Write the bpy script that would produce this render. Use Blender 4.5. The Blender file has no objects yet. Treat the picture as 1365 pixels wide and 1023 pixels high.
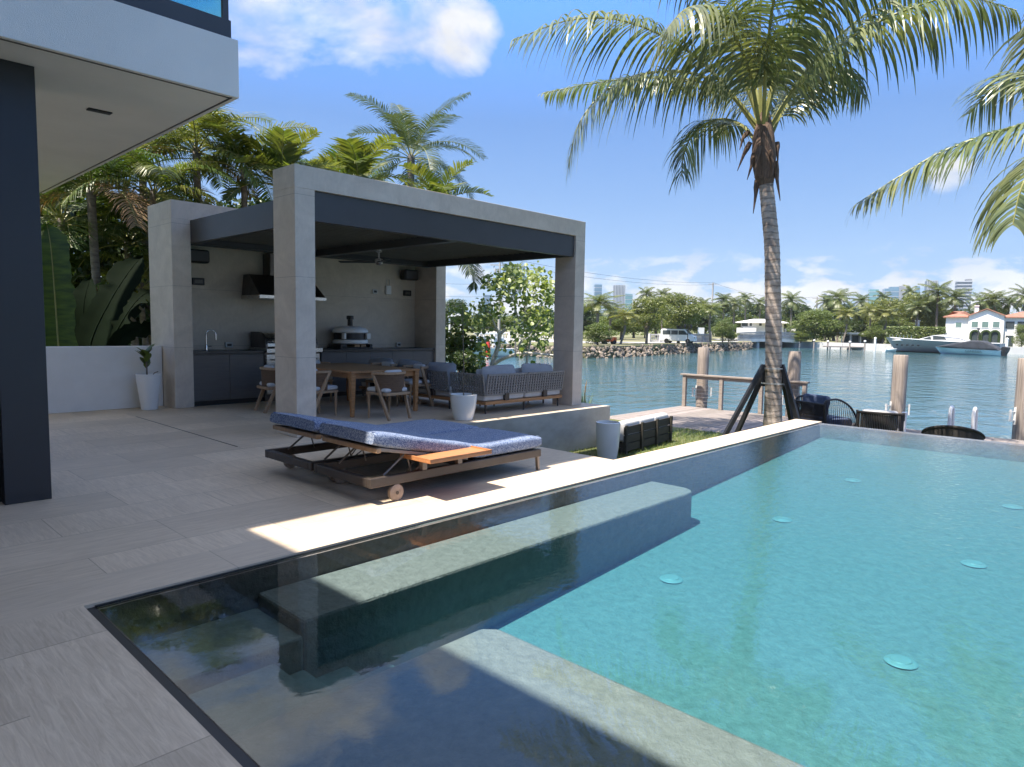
import bpy, bmesh, math, random
from mathutils import Vector, Matrix, Euler
R = math.radians
random.seed(7)
S = bpy.context.scene
COL = S.collection

# ---------------------------------------------------------------- camera
EYE = Vector((0, 0, 1.5)); FPX = 904.84; CX, CY = 682.5, 511.5
_y, _p, _r = R(43.489), R(4.779), R(-0.949)
_f = Vector((math.cos(_y)*math.cos(_p), math.sin(_y)*math.cos(_p), -math.sin(_p)))
_rt = Vector((math.sin(_y), -math.cos(_y), 0)); _dn = _f.cross(_rt)
_r2 = _rt*math.cos(_r) + _dn*math.sin(_r); _d2 = -_rt*math.sin(_r) + _dn*math.cos(_r)
cam = bpy.data.cameras.new('camera'); cam.sensor_width = 36; cam.lens = FPX/1365*36
cam.clip_start = 0.05; cam.clip_end = 20000
co = bpy.data.objects.new('camera', cam); COL.objects.link(co)
mw = Matrix((_r2, -_d2, -_f)).transposed().to_4x4(); mw.translation = EYE
co.matrix_world = mw; S.camera = co

def ray(x, y): return _r2*(x-CX) + _d2*(y-CY) + _f*FPX
def onz(x, y, z):                      # where the sight line through a photo point meets level z
    d = ray(x, y); return EYE + d*((z-EYE.z)/d.z)
def far(x, y, dist):                   # the same at a horizontal distance
    d = ray(x, y); return EYE + d*(dist/math.hypot(d.x, d.y))

# ---------------------------------------------------------------- sun, sky, exposure
SUND = Vector((-0.45, 0.09, 1.0)).normalized()
SEL = math.asin(SUND.z); SAZ = math.atan2(SUND.x, SUND.y)
sl = bpy.data.lights.new('sun', 'SUN'); sl.energy = 4.8; sl.angle = R(0.55); sl.color = (1.0, 0.915, 0.80)
so = bpy.data.objects.new('sun', sl); COL.objects.link(so)
so.rotation_euler = SUND.to_track_quat('Z', 'Y').to_euler(); so.location = (0, 0, 60)

W = bpy.data.worlds.new("World"); S.world = W; W.use_nodes = True
nt = W.node_tree; nt.nodes.clear()
def wn(t, **k):
    n = nt.nodes.new(t)
    for a, b in k.items(): setattr(n, a, b)
    return n
def math_n(op, a, b=None, clamp=False):
    n = wn('ShaderNodeMath', operation=op); n.use_clamp = clamp
    for i, v in enumerate((a, b)):
        if v is None: continue
        if isinstance(v, (int, float)): n.inputs[i].default_value = v
        else: nt.links.new(v, n.inputs[i])
    return n.outputs[0]
sky = wn('ShaderNodeTexSky', sky_type='NISHITA'); sky.sun_disc = False
sky.sun_elevation = SEL; sky.sun_rotation = SAZ
sky.altitude = 0; sky.air_density = 1.0; sky.dust_density = 0.35; sky.ozone_density = 1.6
tc = wn('ShaderNodeTexCoord')
nrm = wn('ShaderNodeVectorMath', operation='NORMALIZE'); nt.links.new(tc.outputs['Generated'], nrm.inputs[0])
DIR = nrm.outputs[0]
sep = wn('ShaderNodeSeparateXYZ'); nt.links.new(DIR, sep.inputs[0])
def noise(scale, detail, rough, stretch=(1, 1, 1), dist=0.0, off=(0, 0, 0)):
    mp = wn('ShaderNodeMapping'); nt.links.new(DIR, mp.inputs[0]); mp.inputs['Scale'].default_value = stretch
    mp.inputs['Location'].default_value = off
    n = wn('ShaderNodeTexNoise'); nt.links.new(mp.outputs[0], n.inputs['Vector'])
    n.inputs['Scale'].default_value = scale; n.inputs['Detail'].default_value = detail
    n.inputs['Roughness'].default_value = rough; n.inputs['Distortion'].default_value = dist
    return n.outputs[0]
def blob(v, inner, outer):             # 1 inside `inner` degrees from direction v, 0 outside `outer`
    d = wn('ShaderNodeVectorMath', operation='DOT_PRODUCT'); nt.links.new(DIR, d.inputs[0])
    d.inputs[1].default_value = v.normalized()
    m = wn('ShaderNodeMapRange'); m.interpolation_type = 'SMOOTHSTEP'
    nt.links.new(d.outputs['Value'], m.inputs[0])
    m.inputs[1].default_value = math.cos(R(outer)); m.inputs[2].default_value = math.cos(R(inner))
    return m.outputs[0]
def mirror(x, y):
    d = ray(x, y); return Vector((d.x, d.y, -d.z))
n1 = noise(7.0, 9, 0.55, (1, 1, 1.9), 0.25)
msk = None
for v, a, b in ((ray(505, 22), 1.5, 8.0), (ray(606, 52), 0.1, 5.0), (ray(385, -60), 3, 12), (mirror(325, 940), 2, 8.5),
                (mirror(190, 960), 3, 10), (mirror(590, 875), 0.3, 4), (ray(1265, 228), 0.2, 2.2)):
    m = blob(v, a, b); msk = m if msk is None else math_n('MAXIMUM', msk, m)
big = math_n('MULTIPLY', math_n('ADD', math_n('SUBTRACT', n1, 0.78), math_n('MULTIPLY', msk, 0.45)), 4.0, True)
n2 = noise(15.0, 8, 0.55, (1, 1, 2.3), 0.2, (3.1, 1.7, 0.4))
band = wn('ShaderNodeMapRange'); band.interpolation_type = 'SMOOTHSTEP'; nt.links.new(sep.outputs[2], band.inputs[0])
for i, v in enumerate((0.15, 0.04, 0.0, 1.0)): band.inputs[i+1].default_value = v
low = math_n('MULTIPLY', math_n('SUBTRACT', math_n('ADD', n2, math_n('MULTIPLY', band.outputs[0], 0.25)), 0.655), 9.0, True)
n3 = noise(4.0, 8, 0.55, (1, 1, 1), 0.2, (7.3, 2.2, 1.4))      # unseen broken cloud overhead, added as white fill light
ov = wn('ShaderNodeMapRange'); ov.interpolation_type = 'SMOOTHSTEP'; nt.links.new(sep.outputs[2], ov.inputs[0])
for i, v in enumerate((0.66, 0.84, 0.0, 1.0)): ov.inputs[i+1].default_value = v
high = math_n('MULTIPLY', math_n('MULTIPLY', math_n('SUBTRACT', n3, 0.57), 5.0, True), ov.outputs[0])
cov = math_n('MULTIPLY', math_n('MAXIMUM', math_n('MAXIMUM', big, high), math_n('MULTIPLY', low, band.outputs[0])), 0.95)
ramp = wn('ShaderNodeValToRGB'); nt.links.new(sep.outputs[2], ramp.inputs[0])
for e, (pos, col) in zip((ramp.color_ramp.elements[0], ramp.color_ramp.elements[1], ramp.color_ramp.elements.new(0.10), ramp.color_ramp.elements.new(0.28), ramp.color_ramp.elements.new(0.48)),
                         ((0.0, (.37, .56, .84)), (0.85, (.20, .48, 1.15)), (0.10, (.235, .445, .82)), (0.28, (.135, .335, .80)), (0.48, (.17, .58, 1.75)))): e.position = pos; e.color = (*col, 1)  # bright blue stop above the view, raised for pool reflection and fill
clr = wn('ShaderNodeMix', data_type='RGBA', blend_type='MULTIPLY'); clr.inputs[0].default_value = 1; nt.links.new(ramp.outputs[0], clr.inputs[6]); clr.inputs[7].default_value = (4.3, 4.3, 4.3, 1)
skm = wn('ShaderNodeMix', data_type='RGBA'); skm.inputs[0].default_value = 0.85; nt.links.new(sky.outputs[0], skm.inputs[6]); nt.links.new(clr.outputs[2], skm.inputs[7])
# clouds are a little greyer where they are thick
shade = wn('ShaderNodeMapRange'); nt.links.new(noise(11.0, 4, 0.5, (1, 1, 1.6), 0, (0.2, 0.1, -0.3)), shade.inputs[0])
for i, v in enumerate((0.35, 0.65, 0.78, 1.0)): shade.inputs[i+1].default_value = v
cc = wn('ShaderNodeMix', data_type='RGBA', blend_type='MULTIPLY'); cc.inputs[0].default_value = 1
nt.links.new(shade.outputs[0], cc.inputs[7])
cb = wn('ShaderNodeMapRange'); cb.interpolation_type = 'SMOOTHSTEP'; nt.links.new(sep.outputs[2], cb.inputs[0])   # clouds above the view made brighter for reflection and fill
for i, v in enumerate((0.40, 0.66, 4.6, 14.0)): cb.inputs[i+1].default_value = v
nt.links.new(cb.outputs[0], cc.inputs[6])
mx = wn('ShaderNodeMix', data_type='RGBA'); nt.links.new(cov, mx.inputs[0])
nt.links.new(skm.outputs[2], mx.inputs[6]); nt.links.new(cc.outputs[2], mx.inputs[7])
bg = wn('ShaderNodeBackground'); bg.inputs['Strength'].default_value = 0.095
out = wn('ShaderNodeOutputWorld')
nt.links.new(mx.outputs[2], bg.inputs[0]); nt.links.new(bg.outputs[0], out.inputs[0])

S.view_settings.view_transform = 'Standard'; S.view_settings.look = 'None'
S.view_settings.gamma = 1.0; S.view_settings.exposure = 1.3
S.render.engine = 'CYCLES'
cy = S.cycles
cy.use_denoising = True; cy.max_bounces = 8; cy.diffuse_bounces = 5; cy.glossy_bounces = 3
cy.transmission_bounces = 4; cy.transparent_max_bounces = 16; cy.volume_bounces = 0
cy.sample_clamp_indirect = 6.0; cy.caustics_reflective = False; cy.caustics_refractive = False
cy.use_adaptive_sampling = True; cy.adaptive_threshold = 0.015

# ---------------------------------------------------------------- helpers: meshes
class MB:
    def __init__(s): s.v = []; s.f = []
    def add(s, vs, fs):
        b = len(s.v); s.v += [tuple(v) for v in vs]; s.f += [tuple(i+b for i in f) for f in fs]; return s
    def box(s, x0, y0, z0, x1, y1, z1):
        x0, x1 = sorted((x0, x1)); y0, y1 = sorted((y0, y1)); z0, z1 = sorted((z0, z1))
        return s.add([(x0,y0,z0),(x1,y0,z0),(x1,y1,z0),(x0,y1,z0),(x0,y0,z1),(x1,y0,z1),(x1,y1,z1),(x0,y1,z1)],
                     [(0,3,2,1),(4,5,6,7),(0,1,5,4),(1,2,6,5),(2,3,7,6),(3,0,4,7)])
    def obox(s, c, sx, sy, sz, m=None):       # box about c turned by a 3x3 matrix
        m = m or Matrix.Identity(3); c = Vector(c); vs = []
        for z in (-1, 1):
            for x, y in ((-1,-1),(1,-1),(1,1),(-1,1)): vs.append(c + m @ Vector((x*sx/2, y*sy/2, z*sz/2)))
        return s.add(vs, [(0,3,2,1),(4,5,6,7),(0,1,5,4),(1,2,6,5),(2,3,7,6),(3,0,4,7)])
    def bar(s, p, q, w, h, up=(0, 0, 1)):
        p, q = Vector(p), Vector(q); d = (q-p); L = d.length; d.normalize(); u = Vector(up)
        if abs(d.dot(u)) > 0.98: u = Vector((1, 0, 0))
        a = u.cross(d).normalized(); b = d.cross(a)
        return s.obox((p+q)/2, L, w, h, Matrix((d, a, b)).transposed())
    def tube(s, pts, rad, n=8, cap=True):
        pts = [Vector(p) for p in pts]; k = len(pts)
        rad = [rad]*k if isinstance(rad, (int, float)) else rad
        rings = []; a = None
        for i, p in enumerate(pts):
            d = (pts[min(i+1, k-1)] - pts[max(i-1, 0)]).normalized()
            if a is None: a = d.orthogonal().normalized()
            else:
                a = a - d*a.dot(d); a = a.normalized() if a.length > 1e-6 else d.orthogonal().normalized()
            b = d.cross(a)
            rings.append([p + (a*math.cos(2*math.pi*j/n) + b*math.sin(2*math.pi*j/n))*rad[i] for j in range(n)])
        vs = [v for r in rings for v in r]; fs = []
        for i in range(k-1):
            for j in range(n): fs.append((i*n+j, i*n+(j+1) % n, (i+1)*n+(j+1) % n, (i+1)*n+j))
        if cap: fs += [tuple(range(n))[::-1], tuple(range((k-1)*n, k*n))]
        return s.add(vs, fs)
    def lathe(s, prof, c=(0, 0, 0), n=28, cap=True):
        c = Vector(c); vs = []; k = len(prof)
        for r, z in prof:
            for j in range(n): vs.append(c + Vector((r*math.cos(2*math.pi*j/n), r*math.sin(2*math.pi*j/n), z)))
        fs = [(i*n+j, i*n+(j+1) % n, (i+1)*n+(j+1) % n, (i+1)*n+j) for i in range(k-1) for j in range(n)]
        if cap: fs += [tuple(range(n))[::-1], tuple(range((k-1)*n, k*n))]
        return s.add(vs, fs)
    def prism(s, poly, z0, z1):
        n = len(poly); a = sum(poly[i][0]*poly[(i+1) % n][1]-poly[(i+1) % n][0]*poly[i][1] for i in range(n))
        if a < 0: poly = poly[::-1]
        vs = [(x, y, z0) for x, y in poly] + [(x, y, z1) for x, y in poly]
        return s.add(vs, [tuple(range(n))[::-1], tuple(range(n, 2*n))] + [(i, (i+1) % n, n+(i+1) % n, n+i) for i in range(n)])
    def extr(s, prof, o, ux, uz, ud, depth):  # a 2-D outline (u,w) laid along ux/uz and given depth along ud
        o, ux, uz, ud = map(Vector, (o, ux, uz, ud)); n = len(prof)
        vs = [o+ux*a+uz*b for a, b in prof] + [o+ux*a+uz*b+ud*depth for a, b in prof]
        return s.add(vs, [tuple(range(n))[::-1], tuple(range(n, 2*n))] + [(i, (i+1) % n, n+(i+1) % n, n+i) for i in range(n)])
    def sheet(s, x0, y0, x1, y1, z): return s.add([(x0,y0,z),(x1,y0,z),(x1,y1,z),(x0,y1,z)], [(0,1,2,3)])
    def build(s, name, m=None, parent=None, world=False, smooth=False, bevel=0, seg=2, sub=0):
        me = bpy.data.meshes.new(name)
        off = parent_loc(parent) if world else Vector((0, 0, 0))
        me.from_pydata([tuple(Vector(v)-off) for v in s.v] if world else s.v, [], s.f); me.update()
        bm = bmesh.new(); bm.from_mesh(me); 
        if len(bm.faces) < 6000: bmesh.ops.recalc_face_normals(bm, faces=bm.faces)
        bm.to_mesh(me); bm.free()
        o = bpy.data.objects.new(name, me); COL.objects.link(o)
        if m: me.materials.append(m)
        if parent is not None: o.parent = parent
        if smooth: me.shade_smooth()
        if bevel:
            b = o.modifiers.new('bevel', 'BEVEL'); b.width = bevel; b.segments = seg; b.limit_method = 'ANGLE'; b.angle_limit = R(40)
        if sub:
            u = o.modifiers.new('sub', 'SUBSURF'); u.levels = u.render_levels = sub
        if smooth and not sub and (bevel or len(s.f) < 5000):
            try: me.set_sharp_from_angle(angle=R(42))
            except Exception: pass
        return o
def parent_loc(p):
    v = Vector((0, 0, 0))
    while p is not None: v += p.location; p = p.parent
    return v
def tag(o, label=None, cat=None, group=None, kind=None):
    if label: o['label'] = label
    if cat: o['category'] = cat
    if group: o['group'] = group
    if kind: o['kind'] = kind
    return o
def thing(name, label, cat, loc=(0, 0, 0), rotz=0.0, group=None, scale=1.0):
    o = bpy.data.objects.new(name, None); COL.objects.link(o); o.empty_display_size = 0.2
    o.location = loc; o.rotation_euler = (0, 0, rotz); o.scale = (scale,)*3
    return tag(o, label, cat, group)
def copy_tree(o, parent=None):
    c = o.copy(); COL.objects.link(c)
    if parent is not None: c.parent = parent
    for ch in list(o.children): copy_tree(ch, c)
    return c
def again(o, label, loc, rotz=0.0, scale=None):
    c = copy_tree(o); c.location = loc; c.rotation_euler = (0, 0, rotz)
    if scale: c.scale = (scale,)*3 if isinstance(scale, (int, float)) else scale
    c['label'] = label; return c
def ground(o): return tag(o, kind='structure')
def cat(pts, n=10):                     # Catmull-Rom through points
    pts = [Vector(p) for p in pts]; P = [2*pts[0]-pts[1]] + pts + [2*pts[-1]-pts[-2]]; out = []
    for i in range(1, len(P)-2):
        for j in range(n):
            t = j/n; a, b, c, d = P[i-1:i+3]
            out.append(0.5*((2*b)+(c-a)*t+(2*a-5*b+4*c-d)*t*t+(3*b-a-3*c+d)*t**3))
    return out + [pts[-1]]

# ---------------------------------------------------------------- helpers: materials
def M(name, col, rough=0.6, metal=0.0, var=0.12, scale=4.0, stretch=(1, 1, 1), bump=0.0, bscale=40.0, bstretch=(1, 1, 1),
      col2=None, spec=0.5, island=0.0, trans=0.0, coat=0.0, rvar=0.0, detail=6, lo=0.35, hi=0.65, obj=0.0, alpha=None):
    m = bpy.data.materials.new(name); m.use_nodes = True; t = m.node_tree; n = t.nodes; L = t.links
    bs = n['Principled BSDF']; bs.inputs['Roughness'].default_value = rough; bs.inputs['Metallic'].default_value = metal
    bs.inputs['Specular IOR Level'].default_value = spec; bs.inputs['Coat Weight'].default_value = coat
    tcx = n.new('ShaderNodeTexCoord')
    def ns(sc, st, det):
        mp = n.new('ShaderNodeMapping'); mp.inputs['Scale'].default_value = st; L.new(tcx.outputs['Object'], mp.inputs[0])
        x = n.new('ShaderNodeTexNoise'); x.inputs['Scale'].default_value = sc; x.inputs['Detail'].default_value = det
        x.inputs['Roughness'].default_value = 0.6; L.new(mp.outputs[0], x.inputs['Vector']); return x.outputs[0]
    c = (*col, 1); 
    d = (*col2, 1) if col2 else (*[v*(1-var*2) for v in col], 1)
    nz = ns(scale, stretch, detail)
    mr = n.new('ShaderNodeMapRange'); L.new(nz, mr.inputs[0]); mr.inputs[1].default_value = lo; mr.inputs[2].default_value = hi
    fac = mr.outputs[0]
    mix = n.new('ShaderNodeMix'); mix.data_type = 'RGBA'; L.new(fac, mix.inputs[0]); mix.inputs[6].default_value = d; mix.inputs[7].default_value = c
    res = mix.outputs[2]
    for amt, src in ((island, 'g'), (obj, 'o')):
        if not amt: continue
        if src == 'g': r = n.new('ShaderNodeNewGeometry').outputs['Random Per Island']
        else: r = n.new('ShaderNodeObjectInfo').outputs['Random']
        q = n.new('ShaderNodeMapRange'); L.new(r, q.inputs[0]); q.inputs[3].default_value = 1-amt; q.inputs[4].default_value = 1+amt
        h = n.new('ShaderNodeHueSaturation'); L.new(q.outputs[0], h.inputs['Value']); L.new(res, h.inputs['Color'])
        q2 = n.new('ShaderNodeMapRange'); L.new(r, q2.inputs[0]); q2.inputs[3].default_value = 0.5+amt*0.05; q2.inputs[4].default_value = 0.5-amt*0.05
        L.new(q2.outputs[0], h.inputs['Hue']); res = h.outputs[0]
    L.new(res, bs.inputs['Base Color'])
    if rvar:
        q = n.new('ShaderNodeMapRange'); L.new(fac, q.inputs[0]); q.inputs[3].default_value = rough+rvar; q.inputs[4].default_value = rough-rvar
        L.new(q.outputs[0], bs.inputs['Roughness'])
    if bump:
        b = n.new('ShaderNodeBump'); b.inputs['Strength'].default_value = min(1, bump); b.inputs['Distance'].default_value = 0.01*max(1, bump)
        L.new(ns(bscale, bstretch, 5), b.inputs['Height']); L.new(b.outputs[0], bs.inputs['Normal'])
    if trans:
        tr = n.new('ShaderNodeBsdfTranslucent'); g = n.new('ShaderNodeMix'); g.data_type = 'RGBA'; g.blend_type = 'MULTIPLY'; g.inputs[0].default_value = 1
        L.new(res, g.inputs[6]); g.inputs[7].default_value = (1.5, 1.6, 0.6, 1); L.new(g.outputs[2], tr.inputs[0])
        ms = n.new('ShaderNodeMixShader'); ms.inputs[0].default_value = trans; L.new(bs.outputs[0], ms.inputs[1]); L.new(tr.outputs[0], ms.inputs[2])
        L.new(ms.outputs[0], n['Material Output'].inputs[0])
    return m
# ---------------------------------------------------------------- materials
def stone_mat(name, c1, c2, tile=(1.2, 0.6), mode='mix', joint=0.004, rough=0.55):
    m = bpy.data.materials.new(name); m.use_nodes = True; t = m.node_tree; n = t.nodes; L = t.links; bs = n['Principled BSDF']
    tcx = n.new('ShaderNodeTexCoord'); o = tcx.outputs['Object']
    br = n.new('ShaderNodeTexBrick'); L.new(o, br.inputs['Vector']); br.offset = 0.5
    br.inputs['Color1'].default_value = (0, 0, 0, 1); br.inputs['Color2'].default_value = (1, 1, 1, 1); br.inputs['Mortar'].default_value = (0.5, 0.5, 0.5, 1)
    br.inputs['Scale'].default_value = 1; br.inputs['Mortar Size'].default_value = joint; br.inputs['Mortar Smooth'].default_value = 0.2
    br.inputs['Brick Width'].default_value = tile[0]; br.inputs['Row Height'].default_value = tile[1]
    tn = br.outputs['Color']; off = n.new('ShaderNodeVectorMath'); off.operation = 'MULTIPLY_ADD'
    L.new(tn, off.inputs[0]); off.inputs[1].default_value = (17, 29, 11); L.new(o, off.inputs[2])
    def st(s, sc, dist=0.6):
        mp = n.new('ShaderNodeMapping'); mp.inputs['Scale'].default_value = s; L.new(off.outputs[0], mp.inputs[0])
        x = n.new('ShaderNodeTexNoise'); x.inputs['Scale'].default_value = sc; x.inputs['Detail'].default_value = 9; x.inputs['Roughness'].default_value = 0.68
        x.inputs['Distortion'].default_value = dist; L.new(mp.outputs[0], x.inputs['Vector']); return x.outputs[0]
    a, b = st((0.8, 9, 1), 4.6, 1.1), st((9, 0.8, 1), 4.6, 1.1)
    mx_ = n.new('ShaderNodeMix'); L.new(a, mx_.inputs[2]); L.new(b, mx_.inputs[3])
    if mode == 'mix':
        gt = n.new('ShaderNodeMath'); gt.operation = 'GREATER_THAN'; gt.inputs[1].default_value = 0.45; L.new(tn, gt.inputs[0]); L.new(gt.outputs[0], mx_.inputs[0])
    else: mx_.inputs[0].default_value = 0.0 if mode == 'x' else 1.0
    mr = n.new('ShaderNodeMapRange'); L.new(mx_.outputs[0], mr.inputs[0]); mr.inputs[1].default_value = 0.36; mr.inputs[2].default_value = 0.64
    cm = n.new('ShaderNodeMix'); cm.data_type = 'RGBA'; L.new(mr.outputs[0], cm.inputs[0]); cm.inputs[6].default_value = (*c2, 1); cm.inputs[7].default_value = (*c1, 1)
    bl = n.new('ShaderNodeTexNoise'); bl.inputs['Scale'].default_value = 1.1; bl.inputs['Detail'].default_value = 4; L.new(o, bl.inputs['Vector'])
    v = n.new('ShaderNodeMath'); v.operation = 'MULTIPLY_ADD'; L.new(tn, v.inputs[0]); v.inputs[1].default_value = 0.20; v.inputs[2].default_value = 0.69
    v2 = n.new('ShaderNodeMath'); v2.operation = 'MULTIPLY_ADD'; L.new(bl.outputs[0], v2.inputs[0]); v2.inputs[1].default_value = 0.42; L.new(v.outputs[0], v2.inputs[2])
    v3 = n.new('ShaderNodeMath'); v3.operation = 'MULTIPLY_ADD'; L.new(br.outputs['Fac'], v3.inputs[0]); v3.inputs[1].default_value = -0.34; L.new(v2.outputs[0], v3.inputs[2])
    hs = n.new('ShaderNodeHueSaturation'); L.new(cm.outputs[2], hs.inputs['Color']); L.new(v3.outputs[0], hs.inputs['Value'])
    L.new(hs.outputs[0], bs.inputs['Base Color'])
    rr = n.new('ShaderNodeMapRange'); L.new(mx_.outputs[0], rr.inputs[0]); rr.inputs[3].default_value = rough-0.15; rr.inputs[4].default_value = rough+0.2; L.new(rr.outputs[0], bs.inputs['Roughness'])
    bp = n.new('ShaderNodeBump'); bp.inputs['Strength'].default_value = 0.25; bp.inputs['Distance'].default_value = 0.004
    sub = n.new('ShaderNodeMath'); sub.operation = 'SUBTRACT'; L.new(mx_.outputs[0], sub.inputs[0]); L.new(br.outputs['Fac'], sub.inputs[1]); L.new(sub.outputs[0], bp.inputs['Height']); L.new(bp.outputs[0], bs.inputs['Normal'])
    return m
m_deck = stone_mat('travertine', (0.65, 0.53, 0.39), (0.50, 0.395, 0.285))
m_copx = stone_mat('coping_stone_x', (0.66, 0.54, 0.40), (0.55, 0.44, 0.325), (1.2, 30), 'x')
m_copy = stone_mat('coping_stone_y', (0.66, 0.54, 0.40), (0.50, 0.395, 0.285), (30, 1.2), 'y')
def concrete(name, col, dark):
    m = stone_mat(name, col, dark, (1.2, 0.6), 'x', 0.0, 0.75); return m
def plaster(name, c, d, tile=(2.0, 1.05)):     # large porcelain slabs with cloudy stone figure
    m = bpy.data.materials.new(name); m.use_nodes = True; t = m.node_tree; n = t.nodes; L = t.links; bs = n['Principled BSDF']
    o = n.new('ShaderNodeTexCoord').outputs['Object']
    def nz(sc, det, st=(1, 1, 1), r=0.6, dist=0.0):
        mp = n.new('ShaderNodeMapping'); mp.inputs['Scale'].default_value = st; L.new(o, mp.inputs[0])
        x = n.new('ShaderNodeTexNoise'); x.inputs['Scale'].default_value = sc; x.inputs['Detail'].default_value = det; x.inputs['Roughness'].default_value = r
        x.inputs['Distortion'].default_value = dist; L.new(mp.outputs[0], x.inputs['Vector']); return x.outputs[0]
    a = nz(1.6, 8, (1, 1, 1.4), 0.65, 1.2); b = nz(26, 4, (1, 1, 0.35))
    ad = n.new('ShaderNodeMath'); ad.operation = 'MULTIPLY_ADD'; L.new(b, ad.inputs[0]); ad.inputs[1].default_value = 0.35; L.new(a, ad.inputs[2])
    mr = n.new('ShaderNodeMapRange'); L.new(ad.outputs[0], mr.inputs[0]); mr.inputs[1].default_value = 0.45; mr.inputs[2].default_value = 0.92
    cm = n.new('ShaderNodeMix'); cm.data_type = 'RGBA'; L.new(mr.outputs[0], cm.inputs[0]); cm.inputs[6].default_value = (*d, 1); cm.inputs[7].default_value = (*c, 1)
    # slab joints on the height only
    sp = n.new('ShaderNodeSeparateXYZ'); L.new(o, sp.inputs[0])
    md = n.new('ShaderNodeMath'); md.operation = 'PINGPONG'; L.new(sp.outputs[2], md.inputs[0]); md.inputs[1].default_value = tile[1]/2
    lt = n.new('ShaderNodeMath'); lt.operation = 'LESS_THAN'; L.new(md.outputs[0], lt.inputs[0]); lt.inputs[1].default_value = 0.0022
    hs = n.new('ShaderNodeMix'); hs.data_type = 'RGBA'; L.new(lt.outputs[0], hs.inputs[0]); L.new(cm.outputs[2], hs.inputs[6]); hs.inputs[7].default_value = (*[v*0.55 for v in d], 1)
    L.new(hs.outputs[2], bs.inputs['Base Color']); bs.inputs['Roughness'].default_value = 0.6
    return m
m_slab = plaster('grey_stone_cladding', (0.68, 0.585, 0.48), (0.51, 0.43, 0.35))
m_plinth = M('cast_concrete', (0.43, 0.41, 0.36), 0.8, var=0.14, scale=1.4, stretch=(1, 1, 2), bump=0.3, bscale=30, col2=(0.30, 0.285, 0.24))
m_white = M('white_render', (0.80, 0.79, 0.77), 0.85, var=0.03, scale=3, bump=0.2, bscale=120)
m_soffit = M('white_soffit', (0.78, 0.755, 0.72), 0.85, var=0.045, scale=0.9, bump=0.35, bscale=160)
m_anth = M('anthracite_metal', (0.048, 0.048, 0.050), 0.42, var=0.08, scale=2)
m_colm = M('black_bronze_metal', (0.022, 0.022, 0.025), 0.45, var=0.08, scale=2)
m_char = M('charcoal_louvre', (0.115, 0.105, 0.095), 0.45, var=0.1, scale=2)
m_black = M('black_plastic', (0.012, 0.012, 0.013), 0.45, var=0.1)
m_steel = M('brushed_steel', (0.55, 0.54, 0.52), 0.28, metal=1.0, var=0.05, scale=6, stretch=(1, 1, 20), rvar=0.06)
m_steeld = M('dark_steel', (0.16, 0.145, 0.135), 0.35, metal=0.9, var=0.1, scale=6, rvar=0.05)
m_chrome = M('polished_steel', (0.62, 0.62, 0.62), 0.12, metal=1.0, var=0.02)
m_cab = M('taupe_cabinet', (0.135, 0.12, 0.108), 0.55, var=0.08, scale=3, stretch=(1, 1, 12))
m_ctop = M('dark_counter_stone', (0.030, 0.029, 0.030), 0.3, var=0.15, scale=20)
m_teak = M('teak', (0.46, 0.235, 0.095), 0.5, col2=(0.30, 0.135, 0.05), scale=3, stretch=(1, 14, 14), lo=0.3, hi=0.7)
m_teakx = M('oiled_teak_tray', (0.56, 0.25, 0.105), 0.42, col2=(0.36, 0.145, 0.055), scale=3, stretch=(1.2, 22, 14), lo=0.3, hi=0.7)
m_teakp = M('pale_teak', (0.43, 0.29, 0.175), 0.6, col2=(0.32, 0.195, 0.11), scale=4, stretch=(6, 6, 2), lo=0.3, hi=0.7)
m_rope = M('brown_rope_back', (0.17, 0.10, 0.058), 0.85, var=0.18, scale=14, stretch=(1, 1, 8), bump=0.6, bscale=60, bstretch=(1, 1, 9))
m_pillow = M('grey_blue_cushion', (0.37, 0.37, 0.38), 0.95, var=0.08, scale=5, bump=0.5, bscale=180)
m_seatc = M('off_white_cushion', (0.62, 0.61, 0.60), 0.95, var=0.05, scale=6, bump=0.5, bscale=150)
m_weave = M('grey_rope', (0.30, 0.285, 0.265), 0.9, var=0.12, scale=20, bump=0.5, bscale=120)
m_potw = M('glossy_white_pot', (0.82, 0.81, 0.77), 0.22, var=0.02, coat=0.3)
m_potd = M('matt_white_pot', (0.80, 0.79, 0.77), 0.45, var=0.02)
m_soil = M('soil', (0.035, 0.024, 0.016), 0.95, var=0.3, scale=30, bump=1, bscale=60)
m_frame = M('bronze_frame', (0.085, 0.068, 0.058), 0.42, metal=0.35, var=0.1, scale=5)
m_framel = M('taupe_frame', (0.26, 0.22, 0.19), 0.45, metal=0.2, var=0.08, scale=5)
m_wheel = M('teak_wheel', (0.36, 0.27, 0.21), 0.6, var=0.15, scale=20)
m_glassp = M('outlet_grey', (0.60, 0.61, 0.61), 0.4, var=0.03)

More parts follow.
